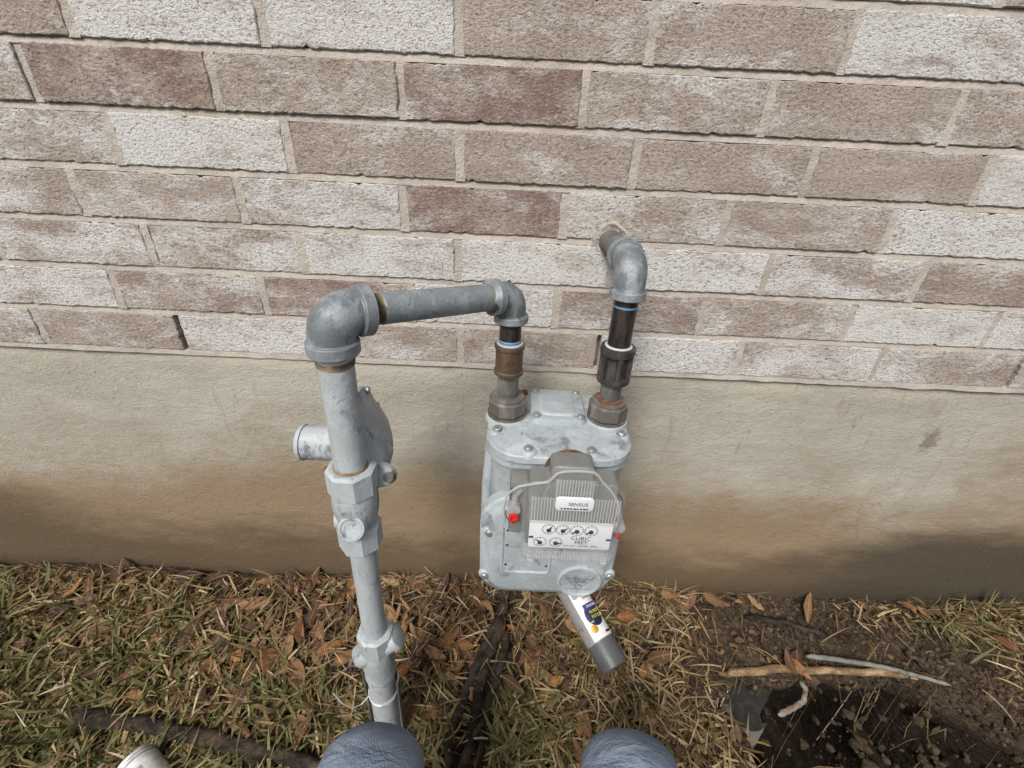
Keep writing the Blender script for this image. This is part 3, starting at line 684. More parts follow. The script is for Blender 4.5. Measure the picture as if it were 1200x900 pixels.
hs_ = arch(IX0 + .006, IX1 - .006, .0600, .1180, .4150, .5360, .5640, .010)
mb = MB(); loft(mb, hs_, [(.236, .002), (.238, 0), (.268, 0), (.270, .002)], 'y'); hous = mb.build('index_housing', M['plastic'], GM, 40)
plate('side_block', M['plastic'], hous, .006, .033, .4300, .5280, .005, .234, .262, .003, 'y')
mb = MB(); lathe(mb, [(.034, 0), (.034, .003)], (.088, -.2348, .5330), (0, -1, 0), 40); mb.build('rusty_gasket', M['rust'], GM, 40)
cv = arch(IX0, IX1, .0560, .1230, .4090, .5350, .5640, .012)
RIMPX = [(592, 618), (590, 600), (592, 586), (597, 577), (608, 570), (625, 567), (642, 565), (648, 560), (653, 555), (662, 552.5), (678, 552), (695, 553.5), (701, 557), (705, 564), (713, 572), (720, 581), (725, 592), (727, 604), (725, 620)]
pts = [aty(x, y, .273) for x, y in RIMPX]
rim = MB(); sweep(rim, pts, .0021, 8); rimo = rim.build('clear_cover_rim', M['rim'], GM, 40)
low = [(.1610, .409), (.0250, .409)]
mb = MB(); mb.add([(p.x, -.2725, p.z) for p in pts] + [(x, -.2725, z) for x, z in low], [tuple(range(len(pts) + 2))[::-1]]); mb.build('clear_flange', M['clear'], rimo, 0)
# clear shell: sides
mb = MB(); lv = [(.272, 0), (.287, .0010), (.292, .0030), (.2945, .0065)]; loft(mb, cv, lv, 'y', cap=False); cc = mb.build('clear_cover', M['clear'], GM, 40)
# fluted face of the clear cover, split round the dial window
def flute(x0, x1, z0, z1, d, n, name, tilt=0.0):
    mb = MB(); vs_ = []
    for i in range(2 * n + 1):
        x = x0 + (x1 - x0) * (i + (.25 if i % 2 else 0)) / (2 * n); y = -d - (.0013 if i % 2 else 0)
        vs_ += [(x, y, z0), (x, y + tilt, z1)]
    mb.add(vs_, [(2 * i, 2 * i + 2, 2 * i + 3, 2 * i + 1) for i in range(2 * n)]); o = mb.build(name, M['ribbed'], cc, 0)
    o.data.materials.append(M['ribglint']); o.data.polygons.foreach_set('material_index', [i % 2 for i in range(len(o.data.polygons))]); return o  # alternate facets milkier: light lines of refraction painted into the ribs
flute(.0330, .1530, .4865, .5300, .2945, 30, 'fluted_panel', .004)
flute(.0640, .1150, .5300, .5585, .2905, 13, 'fluted_panel', .003)
flute(.0330, .1530, .4160, .4330, .2940, 30, 'fluted_panel')
mb = MB(); mb.add([(.033, -.2950, .433), (.153, -.2950, .433), (.153, -.2950, .4865), (.033, -.2950, .4865)], [(0, 1, 2, 3)]); mb.build('dial_window', M['clear'], cc, 0)
for x in (.040, .146):
    plate('lug', M['rim'], cc, x - .005, x + .005, .4040, .4110, .002, .284, .292, .001, 'y')
# dial plate
DP = .2905
dp = plate('dial_plate', M['white'], GM, .0350, .1500, .4345, .4850, .003, .2885, DP, .0006, 'y')
def dial(cx, cz, r, ang, ticks=10):
    y = -DP - .0003; mb = MB(); ring(mb, (cx, y, cz), (0, -1, 0), r, .00035, 32, 4); o = mb.build('dial_ring', M['ink'], dp, 0)
    mb = MB()
    for k in range(ticks):
        a = 2 * math.pi * k / ticks; c = Vector((math.sin(a), 0, math.cos(a))); b = Vector((cx, y, cz)); sweep(mb, [b + c * r * .74, b + c * r * .90], .00045, 4)
    mb.build('tick_marks', M['ink'], o, 0)
    mb = MB(); c = Vector((math.sin(ang), 0, math.cos(ang))); t = Vector((c.z, 0, -c.x)); b = Vector((cx, -DP - .0012, cz - .0015))
    lathe(mb, [(.0032, 0), (.0032, .0014)], (b.x, -DP - .0002, b.z), (0, -1, 0), 14)
    mb.add([b + t * .0020, b - t * .0020, b + c * r * .95 - t * .0005, b + c * r * .95 + t * .0005], [(0, 1, 2, 3)]); mb.build('pointer', M['ink'], o, 0)
for i, (cx, an) in enumerate(((.0620, .45), (.0815, .80), (.1010, -2.05), (.1205, -2.05))): dial(cx, .4710, .0092, an)
dial(.0515, .4465, .0088, -.7, 5); dial(.0735, .4465, .0088, 1.5, 5)
XD = (1, 0, 0)
for tx, x, z, sz in (('CUBIC', .1080, .4555, .0096), ('FEET', .1090, .4475, .0088)):
    text_obj('printed_text', tx, M['ink'], dp, (x, -DP - .0003, z), sz, XD, UP, .0001)
text_obj('printed_text', 'HALF  FOOT   TWO FEET   COMP', M['ink'], dp, (.1080, -DP - .0003, .4405), .0032, XD, UP, .0001)
for x in (.0385, .1465): plate('screw_slot', M['iron'], dp, x - .0035, x + .0035, .4530, .4570, .0018, DP - .0002, DP + .0004, .0002, 'y')
# label seen through the arch of the clear cover
lb = plate('module_label', M['white'], GM, .0660, .1170, .5120, .5350, .006, .2935, .2964, .0015, 'y')
text_obj('printed_text', 'SENSUS', M['ink'], lb, (.0960, -.2967, .5245), .0078, XD, UP, .0001)
for i in range(9): plate('printed_bar', M['ink'], lb, .0735 + .0042 * i, .0735 + .0042 * i + random.uniform(.0022, .0036), .5152, .5176, .0002, .2962, .2966, .0001, 'y')
# red seals in clear lugs
for q, d in (((602, 602), .268), ((722.5, 623), .262)):
    p = aty(*q, d); mb = MB(); ks = 1.0 if q[0] < 650 else .62; lathe(mb, [(.0066 * ks, 0), (.0072 * ks, .002), (.0070 * ks, .010), (.0045 * ks, .0105), (.0040 * ks, .006), (.001, .006)], p, (0, -1, 0), 18); mb.build('red_seal', M['red'], GM, 40)
    s1 = -1 if q[0] < 650 else 1
    mb = MB(); lathe(mb, [(.0095, 0), (.0095, .016), (.0085, .0165)], p + Vector((s1 * .0005, .010, .012)), (0, -1, 0), 18); sweep(mb, [p + Vector((0, .004, .018)), p + Vector((s1 * -.002, .004, .034)), p + Vector((-s1 * .010, .004, .046))], .005, 10); mb.build('clear_lug', M['rim'], GM, 40)
p = aty(597, 600, .265); mb = MB(); sweep(mb, [p + Vector((.002, 0, .045)), p + Vector((-.005, -.002, .030)), p + Vector((-.008, -.002, .008)), p + Vector((-.003, 0, -.012)), p + Vector((.006, 0, -.022)), p + Vector((.016, .004, -.018))], .0009, 6); mb.build('seal_wire', M['iron'], GM, 40)
p = aty(722, 600, .265); mb = MB(); sweep(mb, [p + Vector((-.006, 0, .040)), p + Vector((.004, -.002, .026)), p + Vector((.009, -.002, .006)), p + Vector((.002, 0, -.018))], .0013, 6); mb.build('seal_wire', M['iron'], GM, 40)

# ------------------------------------------------------------------ regulator on the riser
RG = empty('gas_regulator', onriser(637)); tag(RG, 'pale grey gas regulator with round diaphragm case behind the left riser pipe', 'regulator')
o543, o577, o612, o637 = onriser(546), onriser(573), onriser(611), onriser(636)
mb = MB(); hexnut(mb, o577, rax, .0310, (o543 - o577).length, 8, .003); mb.build('top_hex', M['pipe'], RG, 30)
threads('thread', M['thread'], RG, o543 - rax * .001, rax, .005, .0198, 3)
mb = MB(); Lb = (o577 - o612).length + .004
lathe(mb, [(.0225, 0), (.0245, .006), (.0285, Lb * .45), (.0295, Lb * .75), (.0275, Lb)], o612 - rax * .002, rax, 30); mb.build('body', M['pipe'], RG, 40)
mb = MB(); hexnut(mb, o637, rax, .0290, (o612 - o637).length, 8, .003); mb.build('bottom_hex', M['pipe'], RG, 30)
pc = onriser(600) + Vector((.003, -.030, .004)); pd = Vector((.08, -1, .45))
mb = MB(); lathe(mb, [(.0175, -.012), (.0175, .002), (.0165, .004), (.0130, .0045), (.0120, .0030), (.001, .0032)], pc, pd, 28); mb.build('pipe_plug', M['pipe'], RG, 40)
mb = MB(); lathe(mb, [(.013, -.02), (.0135, .006), (.0115, .009)], onriser(605) + Vector((-.020, -.004, 0)), (-1, -.25, .1), 22); mb.build('side_boss', M['pipe'], RG, 40)
# connection to the diaphragm case and its flange with two ears
fc = onriser(570) + Vector((.003, .022, .004))
mb = MB(); lathe(mb, [(.027, -.012), (.026, .02), (.034, .038)], fc, (0, 1, .35), 26); mb.build('neck', M['pipe'], RG, 40)
fl = []
for k in range(40):
    a = 2 * math.pi * k / 40; ca, sa = math.cos(a), math.sin(a); r = .026 + .020 * abs(ca) ** 5; fl.append((r * ca, r * sa * (1 if abs(ca) < .7 else .85)))
mb = MB(); vs_ = []; u_ = Vector((1, 0, -.04)); v_ = Vector((0, .35, 1)).normalized(); n_ = Vector((0, -1, .35)).normalized()
for h, ins in ((-.006, .0), (.004, .0), (.006, .002)):
    for x, z in fl: vs_.append(fc + u_ * x * (1 - ins / .04) + v_ * z * (1 - ins / .04) + n_ * h)
n = 40; mb.add(vs_, [(i * n + k, i * n + (k + 1) % n, (i + 1) * n + (k + 1) % n, (i + 1) * n + k) for i in range(2) for k in range(n)] + [tuple(range(n))[::-1], tuple(2 * n + k for k in range(n))]); mb.build('flange', M['pipe'], RG, 40)
for sx in (-1, 1):
    mb = MB(); hexnut(mb, fc + u_ * sx * .0385 + n_ * .004, n_, .0078, .006, 6, .001); o = mb.build('flange_bolt', M['steel'], RG, 30)
    mb = MB(); lathe(mb, [(.0095, 0), (.0085, .0012)], fc + u_ * sx * .0385 + n_ * .004, n_, 16); mb.build('washer', M['rust'], o, 40)
# diaphragm case: disc with dome to the right, spring tower to the left
dc = aty(402, 522, .238); dc.x = E1.x - .012
axr = Vector((1, .10, .03)).normalized()
mb = MB(); lathe(mb, [(.001, -.030), (.030, -.029), (.034, -.020), (.060, -.013), (.074, -.008), (.082, -.006), (.083, -.0045), (.083, .0045), (.082, .006), (.073, .008), (.060, .020), (.040, .032), (.022, .038), (.001, .039)], dc, axr, 48); case = mb.build('diaphragm_case', M['pipe'], RG, 40)
u, v, d_ = basis(axr)
for k in range(8):
    a = 2 * math.pi * k / 8 + .25; c = dc + (u * math.cos(a) + v * math.sin(a)) * .0775
    mb = MB(); lathe(mb, [(.0055, -.011), (.0055, .011), (.004, .0125)], c, axr, 10); mb.build('case_screw', M['bolt'], case, 40)
tw = aty(366, 518, .238); tdir = Vector((-1, -.02, .0)); t0 = dc - axr * .02; t0 = Vector((t0.x, tw.y, tw.z)); TL = t0.x - aty(353, 519, .238).x
mb = MB(); lathe(mb, [(.0265, 0), (.0245, .006), (.0238, TL - .009), (.0238, TL - .008)], t0, tdir, 32); twr = mb.build('spring_tower', M['pipe'], RG, 40)
mb = MB(); lathe(mb, [(.0228, 0), (.0228, .0012), (.0250, .0016), (.0250, .0055), (.0235, .0075), (.012, .0080), (.011, .0100), (.001, .0100)], t0 + tdir * (TL - .0085), tdir, 32); mb.build('tower_cap', M['pipe'], twr, 40)

# ------------------------------------------------------------------ riser, shut-off valve, channel
RS = empty('gas_riser', RB); tag(RS, 'grey painted gas riser pipe rising from the grass below the regulator', 'gas pipe')
o740, o790, o870 = onriser(742), onriser(788), RB - rax * .08
tube('pipe', M['pipe'], RS, o740 - rax * .01, o637 + rax * .004, .0182)
tube('sleeve', M['pipe'], RS, o870, o790 + rax * .01, .0235)
mb = MB(); vs_ = []; cdir = Vector((.25, 1, 0)).normalized(); sx = Vector((1, -.25, 0)).normalized(); n = 14
for h in (0.0, (o790 - o870).length - .006):
    for k in range(n + 1):
        a = math.pi * k / n
        for rr in (.0345, .0315): vs_.append(o870 + rax * h + sx * math.cos(a) * rr * 1.02 + cdir * (math.sin(a) * rr * .8 - .006))
N = 2 * (n + 1); F1 = []
for k in range(n):
    a, b = 2 * k, 2 * k + 2; F1 += [(a, b, b + N, a + N), (b + 1, a + 1, a + 1 + N, b + 1 + N), (a + N, b + N, b + 1 + N, a + 1 + N), (a, a + 1, b + 1, b)]
F1 += [(0, N, N + 1, 1), (2 * n + 1, 2 * n + 1 + N, 2 * n + N, 2 * n)]
mb.add(vs_, F1); mb.build('steel_channel', M['steel'], RS, 30)
wp = onriser(810); mb = MB(); u, v, d_ = basis(rax); pts = []
for t in range(60):
    a = t / 59 * 2 * math.pi * 2.3; pts.append(wp + (u * math.cos(a) + v * math.sin(a)) * .0250 + rax * (.010 - .00022 * t * 1.0))
q = pts[-1]; pts += [q + Vector((-.012, -.012, -.006)), q + Vector((-.022, -.022, .004)), q + Vector((-.034, -.028, .030)), q + Vector((-.046, -.026, .058))]
sweep(mb, pts, .0011, 6); mb.build('tracer_wire', M['wire'], RS, 0)
VL = empty('shutoff_valve', o790); tag(VL, 'pale grey shut-off valve low on the riser, with a rusty core on its left', 'valve')
ot = onriser(738); om = onriser(757)
mb = MB(); hexnut(mb, om, rax, .0285, (ot - om).length, 8, .003); mb.build('top_hex', M['pipe'], VL, 30)
mb = MB(); Lb = (om - o790).length; lathe(mb, [(.0245, -.002), (.0265, .004), (.0250, .010), (.0275, Lb * .5), (.0265, Lb + .002)], o790, rax, 30); mb.build('body', M['pipe'], VL, 40)
cr = onriser(757) + Vector((0, -.002, 0)); cx = Vector((1, .25, .62)).normalized()
mb = MB(); lathe(mb, [(.0150, -.036), (.0175, -.0355), (.0185, -.033), (.0200, -.020), (.0215, .0), (.0200, .028), (.0196, .031), (.0222, .0325), (.0222, .0385), (.0200, .042), (.012, .0445), (.001, .0450)], cr, cx, 30); key = mb.build('valve_key_barrel', M['pipe'], VL, 35)
mb = MB(); lathe(mb, [(.0128, 0), (.0128, .002), (.001, .002)], cr - cx * .0345, -cx, 22); mb.build('rusty_core', M['rust'], key, 40)
tp = cr - cx * .036; mb = MB()
sweep(mb, [tp + Vector((0, -.004, .007)), tp - cx * .010 + Vector((0, -.004, .007)), tp - cx * .014 + Vector((0, -.004, -.001)), tp - cx * .008 + Vector((0, -.004, -.010)), tp + Vector((0, -.004, -.009))], .0035, 8); mb.build('lock_wing', M['steel'], key, 40)
mb = MB(); lathe(mb, [(.0255, -.004), (.0262, 0), (.0262, .006), (.0245, .010)], o790, rax, 8, sides=True); mb.build('bottom_hex', M['pipe'], VL, 30)

# ------------------------------------------------------------------ cans
def px_up(px, py, h): return gnd(px, py, h)
a = px_up(675, 702, .040); b = px_up(721, 783, .040); ad = (b - a).normalized(); a = a - ad * .06
CN = empty('spray_can', (a + b) / 2); tag(CN, 'white and grey printed can with dark grey cap lying on the leaves under the meter', 'can')
R0 = .0325; cap0 = px_up(702, 753, .040); Lc = (cap0 - a).length; Lt = (b - a).length
mb = MB(); lathe(mb, [(.020, 0), (R0 - .002, .003), (R0, .006), (R0, Lc)], a, ad, 48); cb = mb.build('can_body', M['cangrey'], CN, 40)
mb = MB(); lathe(mb, [(R0 - .003, 0), (R0 + .0008, .0004), (R0 + .0008, .002), (R0 + .0002, .003), (R0 - .0012, Lt - Lc - .003), (R0 - .004, Lt - Lc), (.001, Lt - Lc)], a + ad * Lc, ad, 48); cp = mb.build('cap', M['cap'], CN, 40)
cu_, cv_, _ = basis(ad)
upn = (Vector((0, -.34, .94)) - ad * Vector((0, -.34, .94)).dot(ad)).normalized(); sdn = ad.cross(upn)
if sdn.x < 0: sdn = -sdn
def wrap(name, mat, parent, h0, h1, t0, t1, off, shape=None, n=18, m_=10):
    # printed patch wrapped on the can: heights along the axis, angles from the top towards the right
    mb = MB(); vs_ = []; ok = {}
    for i in range(m_ + 1):
        for k in range(n + 1):
            hh, tt = i / m_, k / n
            if shape: hh, tt = shape(hh, tt)
            h = h0 + (h1 - h0) * hh; t = t0 + (t1 - t0) * tt; vs_.append(a + ad * h + (upn * math.cos(t) + sdn * math.sin(t)) * (R0 + off))
    mb.add(vs_, [(i * (n + 1) + k, i * (n + 1) + k + 1, (i + 1) * (n + 1) + k + 1, (i + 1) * (n + 1) + k) for i in range(m_) for k in range(n)])
    return mb.build(name, mat, parent, 60)
wl = wrap('white_label', M['canwhite'], CN, .004, Lc - .002, -.62, 2.2, .0003, n=30, m_=2)
def disc(hh, tt):
    A = 2 * math.pi * tt; return (.5 + .5 * hh * math.cos(A), .5 + .5 * hh * math.sin(A))
tc0 = .30
wrap('navy_badge', M['navy'], wl, Lc - .074, Lc - .026, tc0 - .62, tc0 + .62, .0006, disc, 28, 4)
wrap('blue_band', M['blue'], wl, Lc - .075, Lc - .062, tc0 - .45, tc0 + .62, .0008, None, 14, 2)
wrap('gold_seal', M['gold'], wl, Lc - .032, Lc - .015, tc0 - .72, tc0 - .22, .0009, disc, 24, 3)
wrap('grey_seal', M['cangrey'], wl, Lc - .106, Lc - .092, -.50, -.10, .0008, disc, 24, 3)
wrap('grey_bar', M['cangrey'], wl, Lc - .090, Lc - .086, .12, .72, .0008, None, 10, 2)
wrap('grey_bar', M['cangrey'], wl, Lc - .098, Lc - .096, .12, .72, .0008, None, 10, 2)
wrap('grey_bar', M['ink'], wl, Lc - .012, Lc - .0075, .45, .95, .0008, None, 10, 2)
def cantext(body, h, t, size, mat, parent):
    nrm = upn * math.cos(t) + sdn * math.sin(t); tg_ = (-upn * math.sin(t) + sdn * math.cos(t)); p = a + ad * h + nrm * (R0 + .0012)
    return text_obj('printed_text', body, mat, parent, p, size, tg_, -ad, .0002)
cantext('READY', Lc - .0555, tc0 + .14, .0095, M['yellow'], wl); cantext('PATCH', Lc - .0450, tc0 + .16, .0095, M['yellow'], wl)
cantext('ZINSSER', Lc - .0685, tc0 + .10, .0072, M['canwhite'], wl); cantext('NET', Lc - .037, tc0 - .36, .0050, M['canwhite'], wl)
# second can, silver, only its end in view
p = px_up(158, 893, .036); q = px_up(200, 950, .030); sdv = (q - p).normalized(); SC = empty('silver_can', p); tag(SC, 'bare silver metal can lying in the grass beside the dark branch', 'can')
mb = MB(); lathe(mb, [(.024, .004), (.027, .0), (.0295, .0005), (.0305, .003), (.0290, .0050), (.0290, .0075), (.0318, .0095), (.0318, .0115), (.0300, .0125), (.0300, .0145), (.0325, .017), (.0328, .118)], p - sdv * .004, sdv, 40); mb.build('can_body', M['silver'], SC, 40)
mb = MB(); lathe(mb, [(.0290, 0), (.0294, .0008), (.0290, .0016)], p + sdv * .0018, sdv, 40, cap=False); lathe(mb, [(.0300, 0), (.0306, .0009), (.0300, .0018)], p + sdv * .0088, sdv, 40, cap=False); mb.build('rim_ring', M['steel'], SC, 40)
for t_ in (-.5, .1, .7):
    sn = Vector((-.2, -.3, .93)); sn = (sn - sdv * sn.dot(sdv)).normalized(); sb_ = sdv.cross(sn); mb = MB(); vs_ = []
    for k in range(7):
        an_ = t_ + .25 * k / 6
        for h_ in (.030, .052): vs_.append(p + sdv * h_ + (sn * math.cos(an_) + sb_ * math.sin(an_)) * .0332)
    mb.add(vs_, [(2 * k, 2 * k + 1, 2 * k + 3, 2 * k + 2) for k in range(6)]); mb.build('faded_print', M['print'], SC, 60)
mb = MB(); lathe(mb, [(.0235, 0), (.0215, .010), (.001, .013)], p + sdv * .0, sdv, 32, cap=False); mb.build('can_end', M['silver'], SC, 40)

# ------------------------------------------------------------------ roots, sticks and the slab in the pit
def rod(name, mat, pix, rad, up, label, cat, group=None, n=10, jit=.10, sub=9, surf=True, wob=.0016, tap=.35):
    P_ = [gnd(x, y, up, surf) for x, y in pix]; ph = [[random.uniform(0, 6.3) for _ in range(3)] for _ in range(3)]; pts = []; N = (len(P_) - 1) * sub
    for i in range(N + 1):
        t = i / sub; k = min(int(t), len(P_) - 2); f = t - k; pts.append(P_[k].lerp(P_[k + 1], f) + Vector([wob * sum(math.sin(i * w_ + h_) for w_, h_ in zip((.31, .73, 1.4), ph[a_])) for a_ in range(3)]))
    r = [rad * (1 - .25 * i / N) * (1 + 1.2 * jit * (math.sin(.9 * i + ph[0][0]) + math.sin(.37 * i + ph[1][1]))) * min(1, .35 + tap * min(i, N - i)) for i in range(N + 1)]
    mb = MB(); sweep(mb, pts, r, n, jit=jit * .5); return tag(mb.build(name, mat, None, 60, origin=pts[0]), label, cat, group)
rod('surface_root', M['root'], [(593, 702), (575, 744), (556, 788), (540, 821), (526, 880), (518, 930)], .0110, .021, 'leftmost of three dark roots running from under the meter', 'root', jit=.04)
rod('surface_root', M['root'], [(592, 722), (572, 767), (561, 807), (554, 853), (544, 900), (538, 940)], .0120, .023, 'middle of three dark roots running from under the meter', 'root', jit=.045)
rod('surface_root', M['root'], [(596, 738), (586, 783), (572, 821), (563, 860), (560, 905), (558, 940)], .0095, .017, 'rightmost of three dark roots, partly covered by grass', 'root', jit=.04)
rod('fallen_branch', M['branch'], [(80, 836), (150, 847), (230, 860), (300, 878), (370, 896), (430, 915)], .0155, .021, 'thick dark fallen branch lying in the grass at lower left', 'branch', jit=.06)
rod('bark_piece', M['wood'], [(58, 719), (85, 709), (116, 697)], .0115, .016, 'short curled strip of brown bark lying near the foundation at left', 'bark')
rod('thin_stick', M['root'], [(872, 722), (905, 727), (940, 735), (975, 748)], .0070, .015, 'thin dark stick lying on bare soil below the foundation', 'stick')
rod('exposed_root', M['tanroot'], [(842, 790), (862, 788), (920, 784), (990, 786), (1040, 789), (1075, 795)], .0090, .001, 'peeled tan root stretched across the upper edge of the pit', 'root', surf=False, n=14, jit=.03, wob=.0007, tap=.08)
rod('grey_tubing', M['tube'], [(945, 769), (975, 772), (1010, 777), (1045, 784), (1080, 793), (1113, 803)], .0056, .012, 'thin grey green plastic tubing lying above the tan root', 'tubing', surf=False, jit=.01, wob=.0003)
rod('broken_root', M['paleroot'], [(912, 838), (928, 830), (941, 823), (944, 808), (938, 797)], .0065, -.03, 'short pale broken root poking out over the pit', 'root', surf=False, wob=.0005, jit=.03)
rod('dark_splinter', M['branch'], [(1062, 760), (1075, 775), (1090, 790)], .005, .004, 'short dark splinter beside the far end of the grey tubing', 'stick', surf=False)
sp = [(846, 800), (905, 808), (890, 838), (896, 853), (886, 872), (876, 878), (850, 850)]
mb = MB(); top = [gnd(x, y, -.055, False) for x, y in sp]; vs_ = [p_ for p_ in top] + [p_ + Vector((0, 0, -.03)) for p_ in top]; n = len(sp)
mb.add(vs_, [tuple(range(n))[::-1], tuple(n + k for k in range(n))] + [(k, (k + 1) % n, n + (k + 1) % n, n + k) for k in range(n)])
tag(mb.build('grey_slab', M['slab'], None, 0, origin=top[0]), 'smooth grey slab with a dark rounded area, exposed at the left side of the pit', 'slab')

# ------------------------------------------------------------------ crumbs of soil (too many to count)
def scatter_px(n, fn):                                         # rejection-sample ground points by a density over x and distance from wall
    out = []
    while sum(len(o) for o in out) < n:
        x = rng.uniform(-1.45, 1.5, 20000); y = -rng.uniform(0.0, .62, 20000); k = rng.uniform(0, 1, 20000) < fn(x, -y) * (1 - .6 * sstep(.40, .46, -y)); out.append(np.stack([x[k], y[k]], 1))
    return np.concatenate(out)[:n]
def bare(x, d):                                               # where bare soil shows: right part and a band by the pit
    a = sstep(.36, .62, x + .10 * np.sin(9 * d)); g = sstep(.80, .92, x) * (1 - sstep(.05, .10, d)) + sstep(1.10, 1.22, x) * (1 - sstep(.18, .26, d)) * sstep(.02, .06, d) * .7
    rimg = (1 - sstep(.50, .55, x)) * sstep(.20, .26, d) * .8
    return np.clip(a * (1 - .7 * g) * (1 - rimg), 0, 1)
def inpit(x, d): return np.clip(hole_depth(x, -d) / .03, 0, 1)
def crumbs(n, lo, hi, fn, name, mat, label, power=2.5):
    P_ = scatter_px(n, fn); ico = bmesh.new(); bmesh.ops.create_icosphere(ico, subdivisions=1, radius=1); bv = np.array([v.co[:] for v in ico.verts]); bf = np.array([[v.index for v in f.verts] for f in ico.faces]); ico.free()
    r = lo + (hi - lo) * rng.uniform(0, 1, n) ** power; nv = len(bv)
    sc = rng.uniform(.5, 1.3, (n, 1, 3)) * r[:, None, None]; V = bv[None] * sc * rng.uniform(.75, 1.2, (n, nv, 1))
    an = rng.uniform(0, 6.28, n); c_, s_ = np.cos(an)[:, None], np.sin(an)[:, None]; Vx = V[..., 0] * c_ - V[..., 1] * s_; Vy = V[..., 0] * s_ + V[..., 1] * c_; V[..., 0], V[..., 1] = Vx, Vy
    z = gh(P_[:, 0], P_[:, 1]) + r * .3; V += np.stack([P_[:, 0], P_[:, 1], z], 1)[:, None]
    F_ = (bf[None] + (np.arange(n) * nv)[:, None, None]).reshape(-1, 3)
    me = bpy.data.meshes.new(name); me.from_pydata(V.reshape(-1, 3).tolist(), [], F_.tolist()); me.materials.append(mat)
    at = me.attributes.new('tint', 'FLOAT', 'POINT'); at.data.foreach_set('value', np.repeat(rng.uniform(0, 1, n), nv).astype(np.float32))
    o = bpy.data.objects.new(name, me); col.objects.link(o); return tag(o, label, 'soil', None, 'stuff')
M['crumb'] = mat_vcol('soil_crumb', [(0.022, 0.015, 0.010), (0.055, 0.038, 0.025), (0.085, 0.060, 0.040), (0.04, 0.028, 0.02), (0.13, 0.095, 0.068)], .97, layer='tint', spec=.1)
crumbs(9000, .0010, .0068, lambda x, d: .03 + bare(x, d) * (1 - .97 * inpit(x, d)), 'soil_crumbs', M['crumb'], 'crumbs of brown soil scattered over the bare ground', 3.2)

M['clod'] = mat_vcol('soil_clod', [(0.012, 0.009, 0.006), (0.030, 0.021, 0.014), (0.050, 0.035, 0.023), (0.02, 0.014, 0.010), (0.07, 0.05, 0.034)], .97, spec=.1)
def rimz(x, d): return np.clip((np.abs(hole_depth(x + .03, -d) - hole_depth(x - .03, -d)) + np.abs(hole_depth(x, -d + .03) - hole_depth(x, -d - .03))) / .12, 0, 1) * (x > .47)
crumbs(1800, .002, .013, lambda x, d: rimz(x, d) * .9 + .03 * inpit(x, d) + .01 * bare(x, d), 'soil_clods', M['clod'], 'dark soil clods round the rim and walls of the pit', 2.2)
# ------------------------------------------------------------------ grass and straw
def blades(name, n, fn, lmin, lmax, wmin, wmax, elev, lift, mat, label, cat, curl=(.2, 1.2), hpow=1.0):
    P_ = scatter_px(n, fn); S = 4
    az = rng.uniform(0, 2 * np.pi, n); el = np.radians(rng.uniform(elev[0], elev[1], n)); L = rng.uniform(lmin, lmax, n) ; wd = rng.uniform(wmin, wmax, n)
    cu_ = rng.uniform(*curl, n) * rng.choice([1, 1, 1, -.4], n); tw = rng.uniform(-1.2, 1.2, n); side = rng.normal(0, .5, n)
    z0 = gh(P_[:, 0], P_[:, 1]) + lift[0] + (lift[1] - lift[0]) * rng.uniform(0, 1, n) ** hpow
    pos = np.stack([P_[:, 0], P_[:, 1], z0], 1); V = np.zeros((n, 2 * S + 1, 3)); e = el.copy(); a_ = az.copy()
    for i in range(S + 1):
        dirv = np.stack([np.cos(a_) * np.cos(e), np.sin(a_) * np.cos(e), np.sin(e)], 1)
        sdv_ = np.stack([-np.sin(a_), np.cos(a_), np.zeros(n)], 1); upv = np.cross(dirv, sdv_); rot = tw * (.4 + .6 * i / S)
        s3 = sdv_ * np.cos(rot)[:, None] + upv * np.sin(rot)[:, None]; ww = wd * [0.75, 1.0, .9, .6, 0][i] * .5
        if i < S: V[:, 2 * i] = pos - s3 * ww[:, None]; V[:, 2 * i + 1] = pos + s3 * ww[:, None]
        else: V[:, 2 * S] = pos
        pos = pos + dirv * (L / S)[:, None]; e = e - cu_ / S; a_ = a_ + side / S
    g = gh(V[..., 0], V[..., 1]) + .0015; V[..., 2] = np.maximum(V[..., 2], g)
    V[..., 1] = np.minimum(V[..., 1], -.004 - .028 * np.exp(-((V[..., 2]) / .075) ** 2) + rng.uniform(0, .002, (n, 1)) * -1)
    q = [(2 * i, 2 * i + 1, 2 * i + 3, 2 * i + 2) for i in range(S - 1)]; nv = 2 * S + 1
    o_ = (np.arange(n) * nv); quads = (np.array(q)[None] + o_[:, None, None]).reshape(-1, 4); tris = np.array([2 * S - 2, 2 * S - 1, 2 * S])[None] + o_[:, None]
    me = bpy.data.meshes.new(name); me.from_pydata(V.reshape(-1, 3).tolist(), [], quads.tolist() + tris.tolist()); me.materials.append(mat)
    at = me.attributes.new('tint', 'FLOAT', 'POINT'); at.data.foreach_set('value', np.repeat(rng.uniform(0, 1, n), nv).astype(np.float32))
    o = bpy.data.objects.new(name, me); col.objects.link(o); return tag(o, label, cat, None, 'stuff')
def clump(x, y, s, ph): return .5 + .5 * np.sin(x * s + ph + 1.7 * np.sin(y * s * .8 + ph)) * np.sin(y * s * 1.2 + 1.3 * ph + 1.1 * np.sin(x * s * .6))
def leafy(x, d):                                              # leaf-littered area
    return np.clip(np.exp(-((x + .47) / .27) ** 2 - ((d - .12) / .10) ** 2) + .85 * np.exp(-((x + .10) / .24) ** 2 - ((d - .12) / .12) ** 2) + .42 * np.exp(-((x - .30) / .20) ** 2 - ((d - .10) / .10) ** 2), 0, 1)
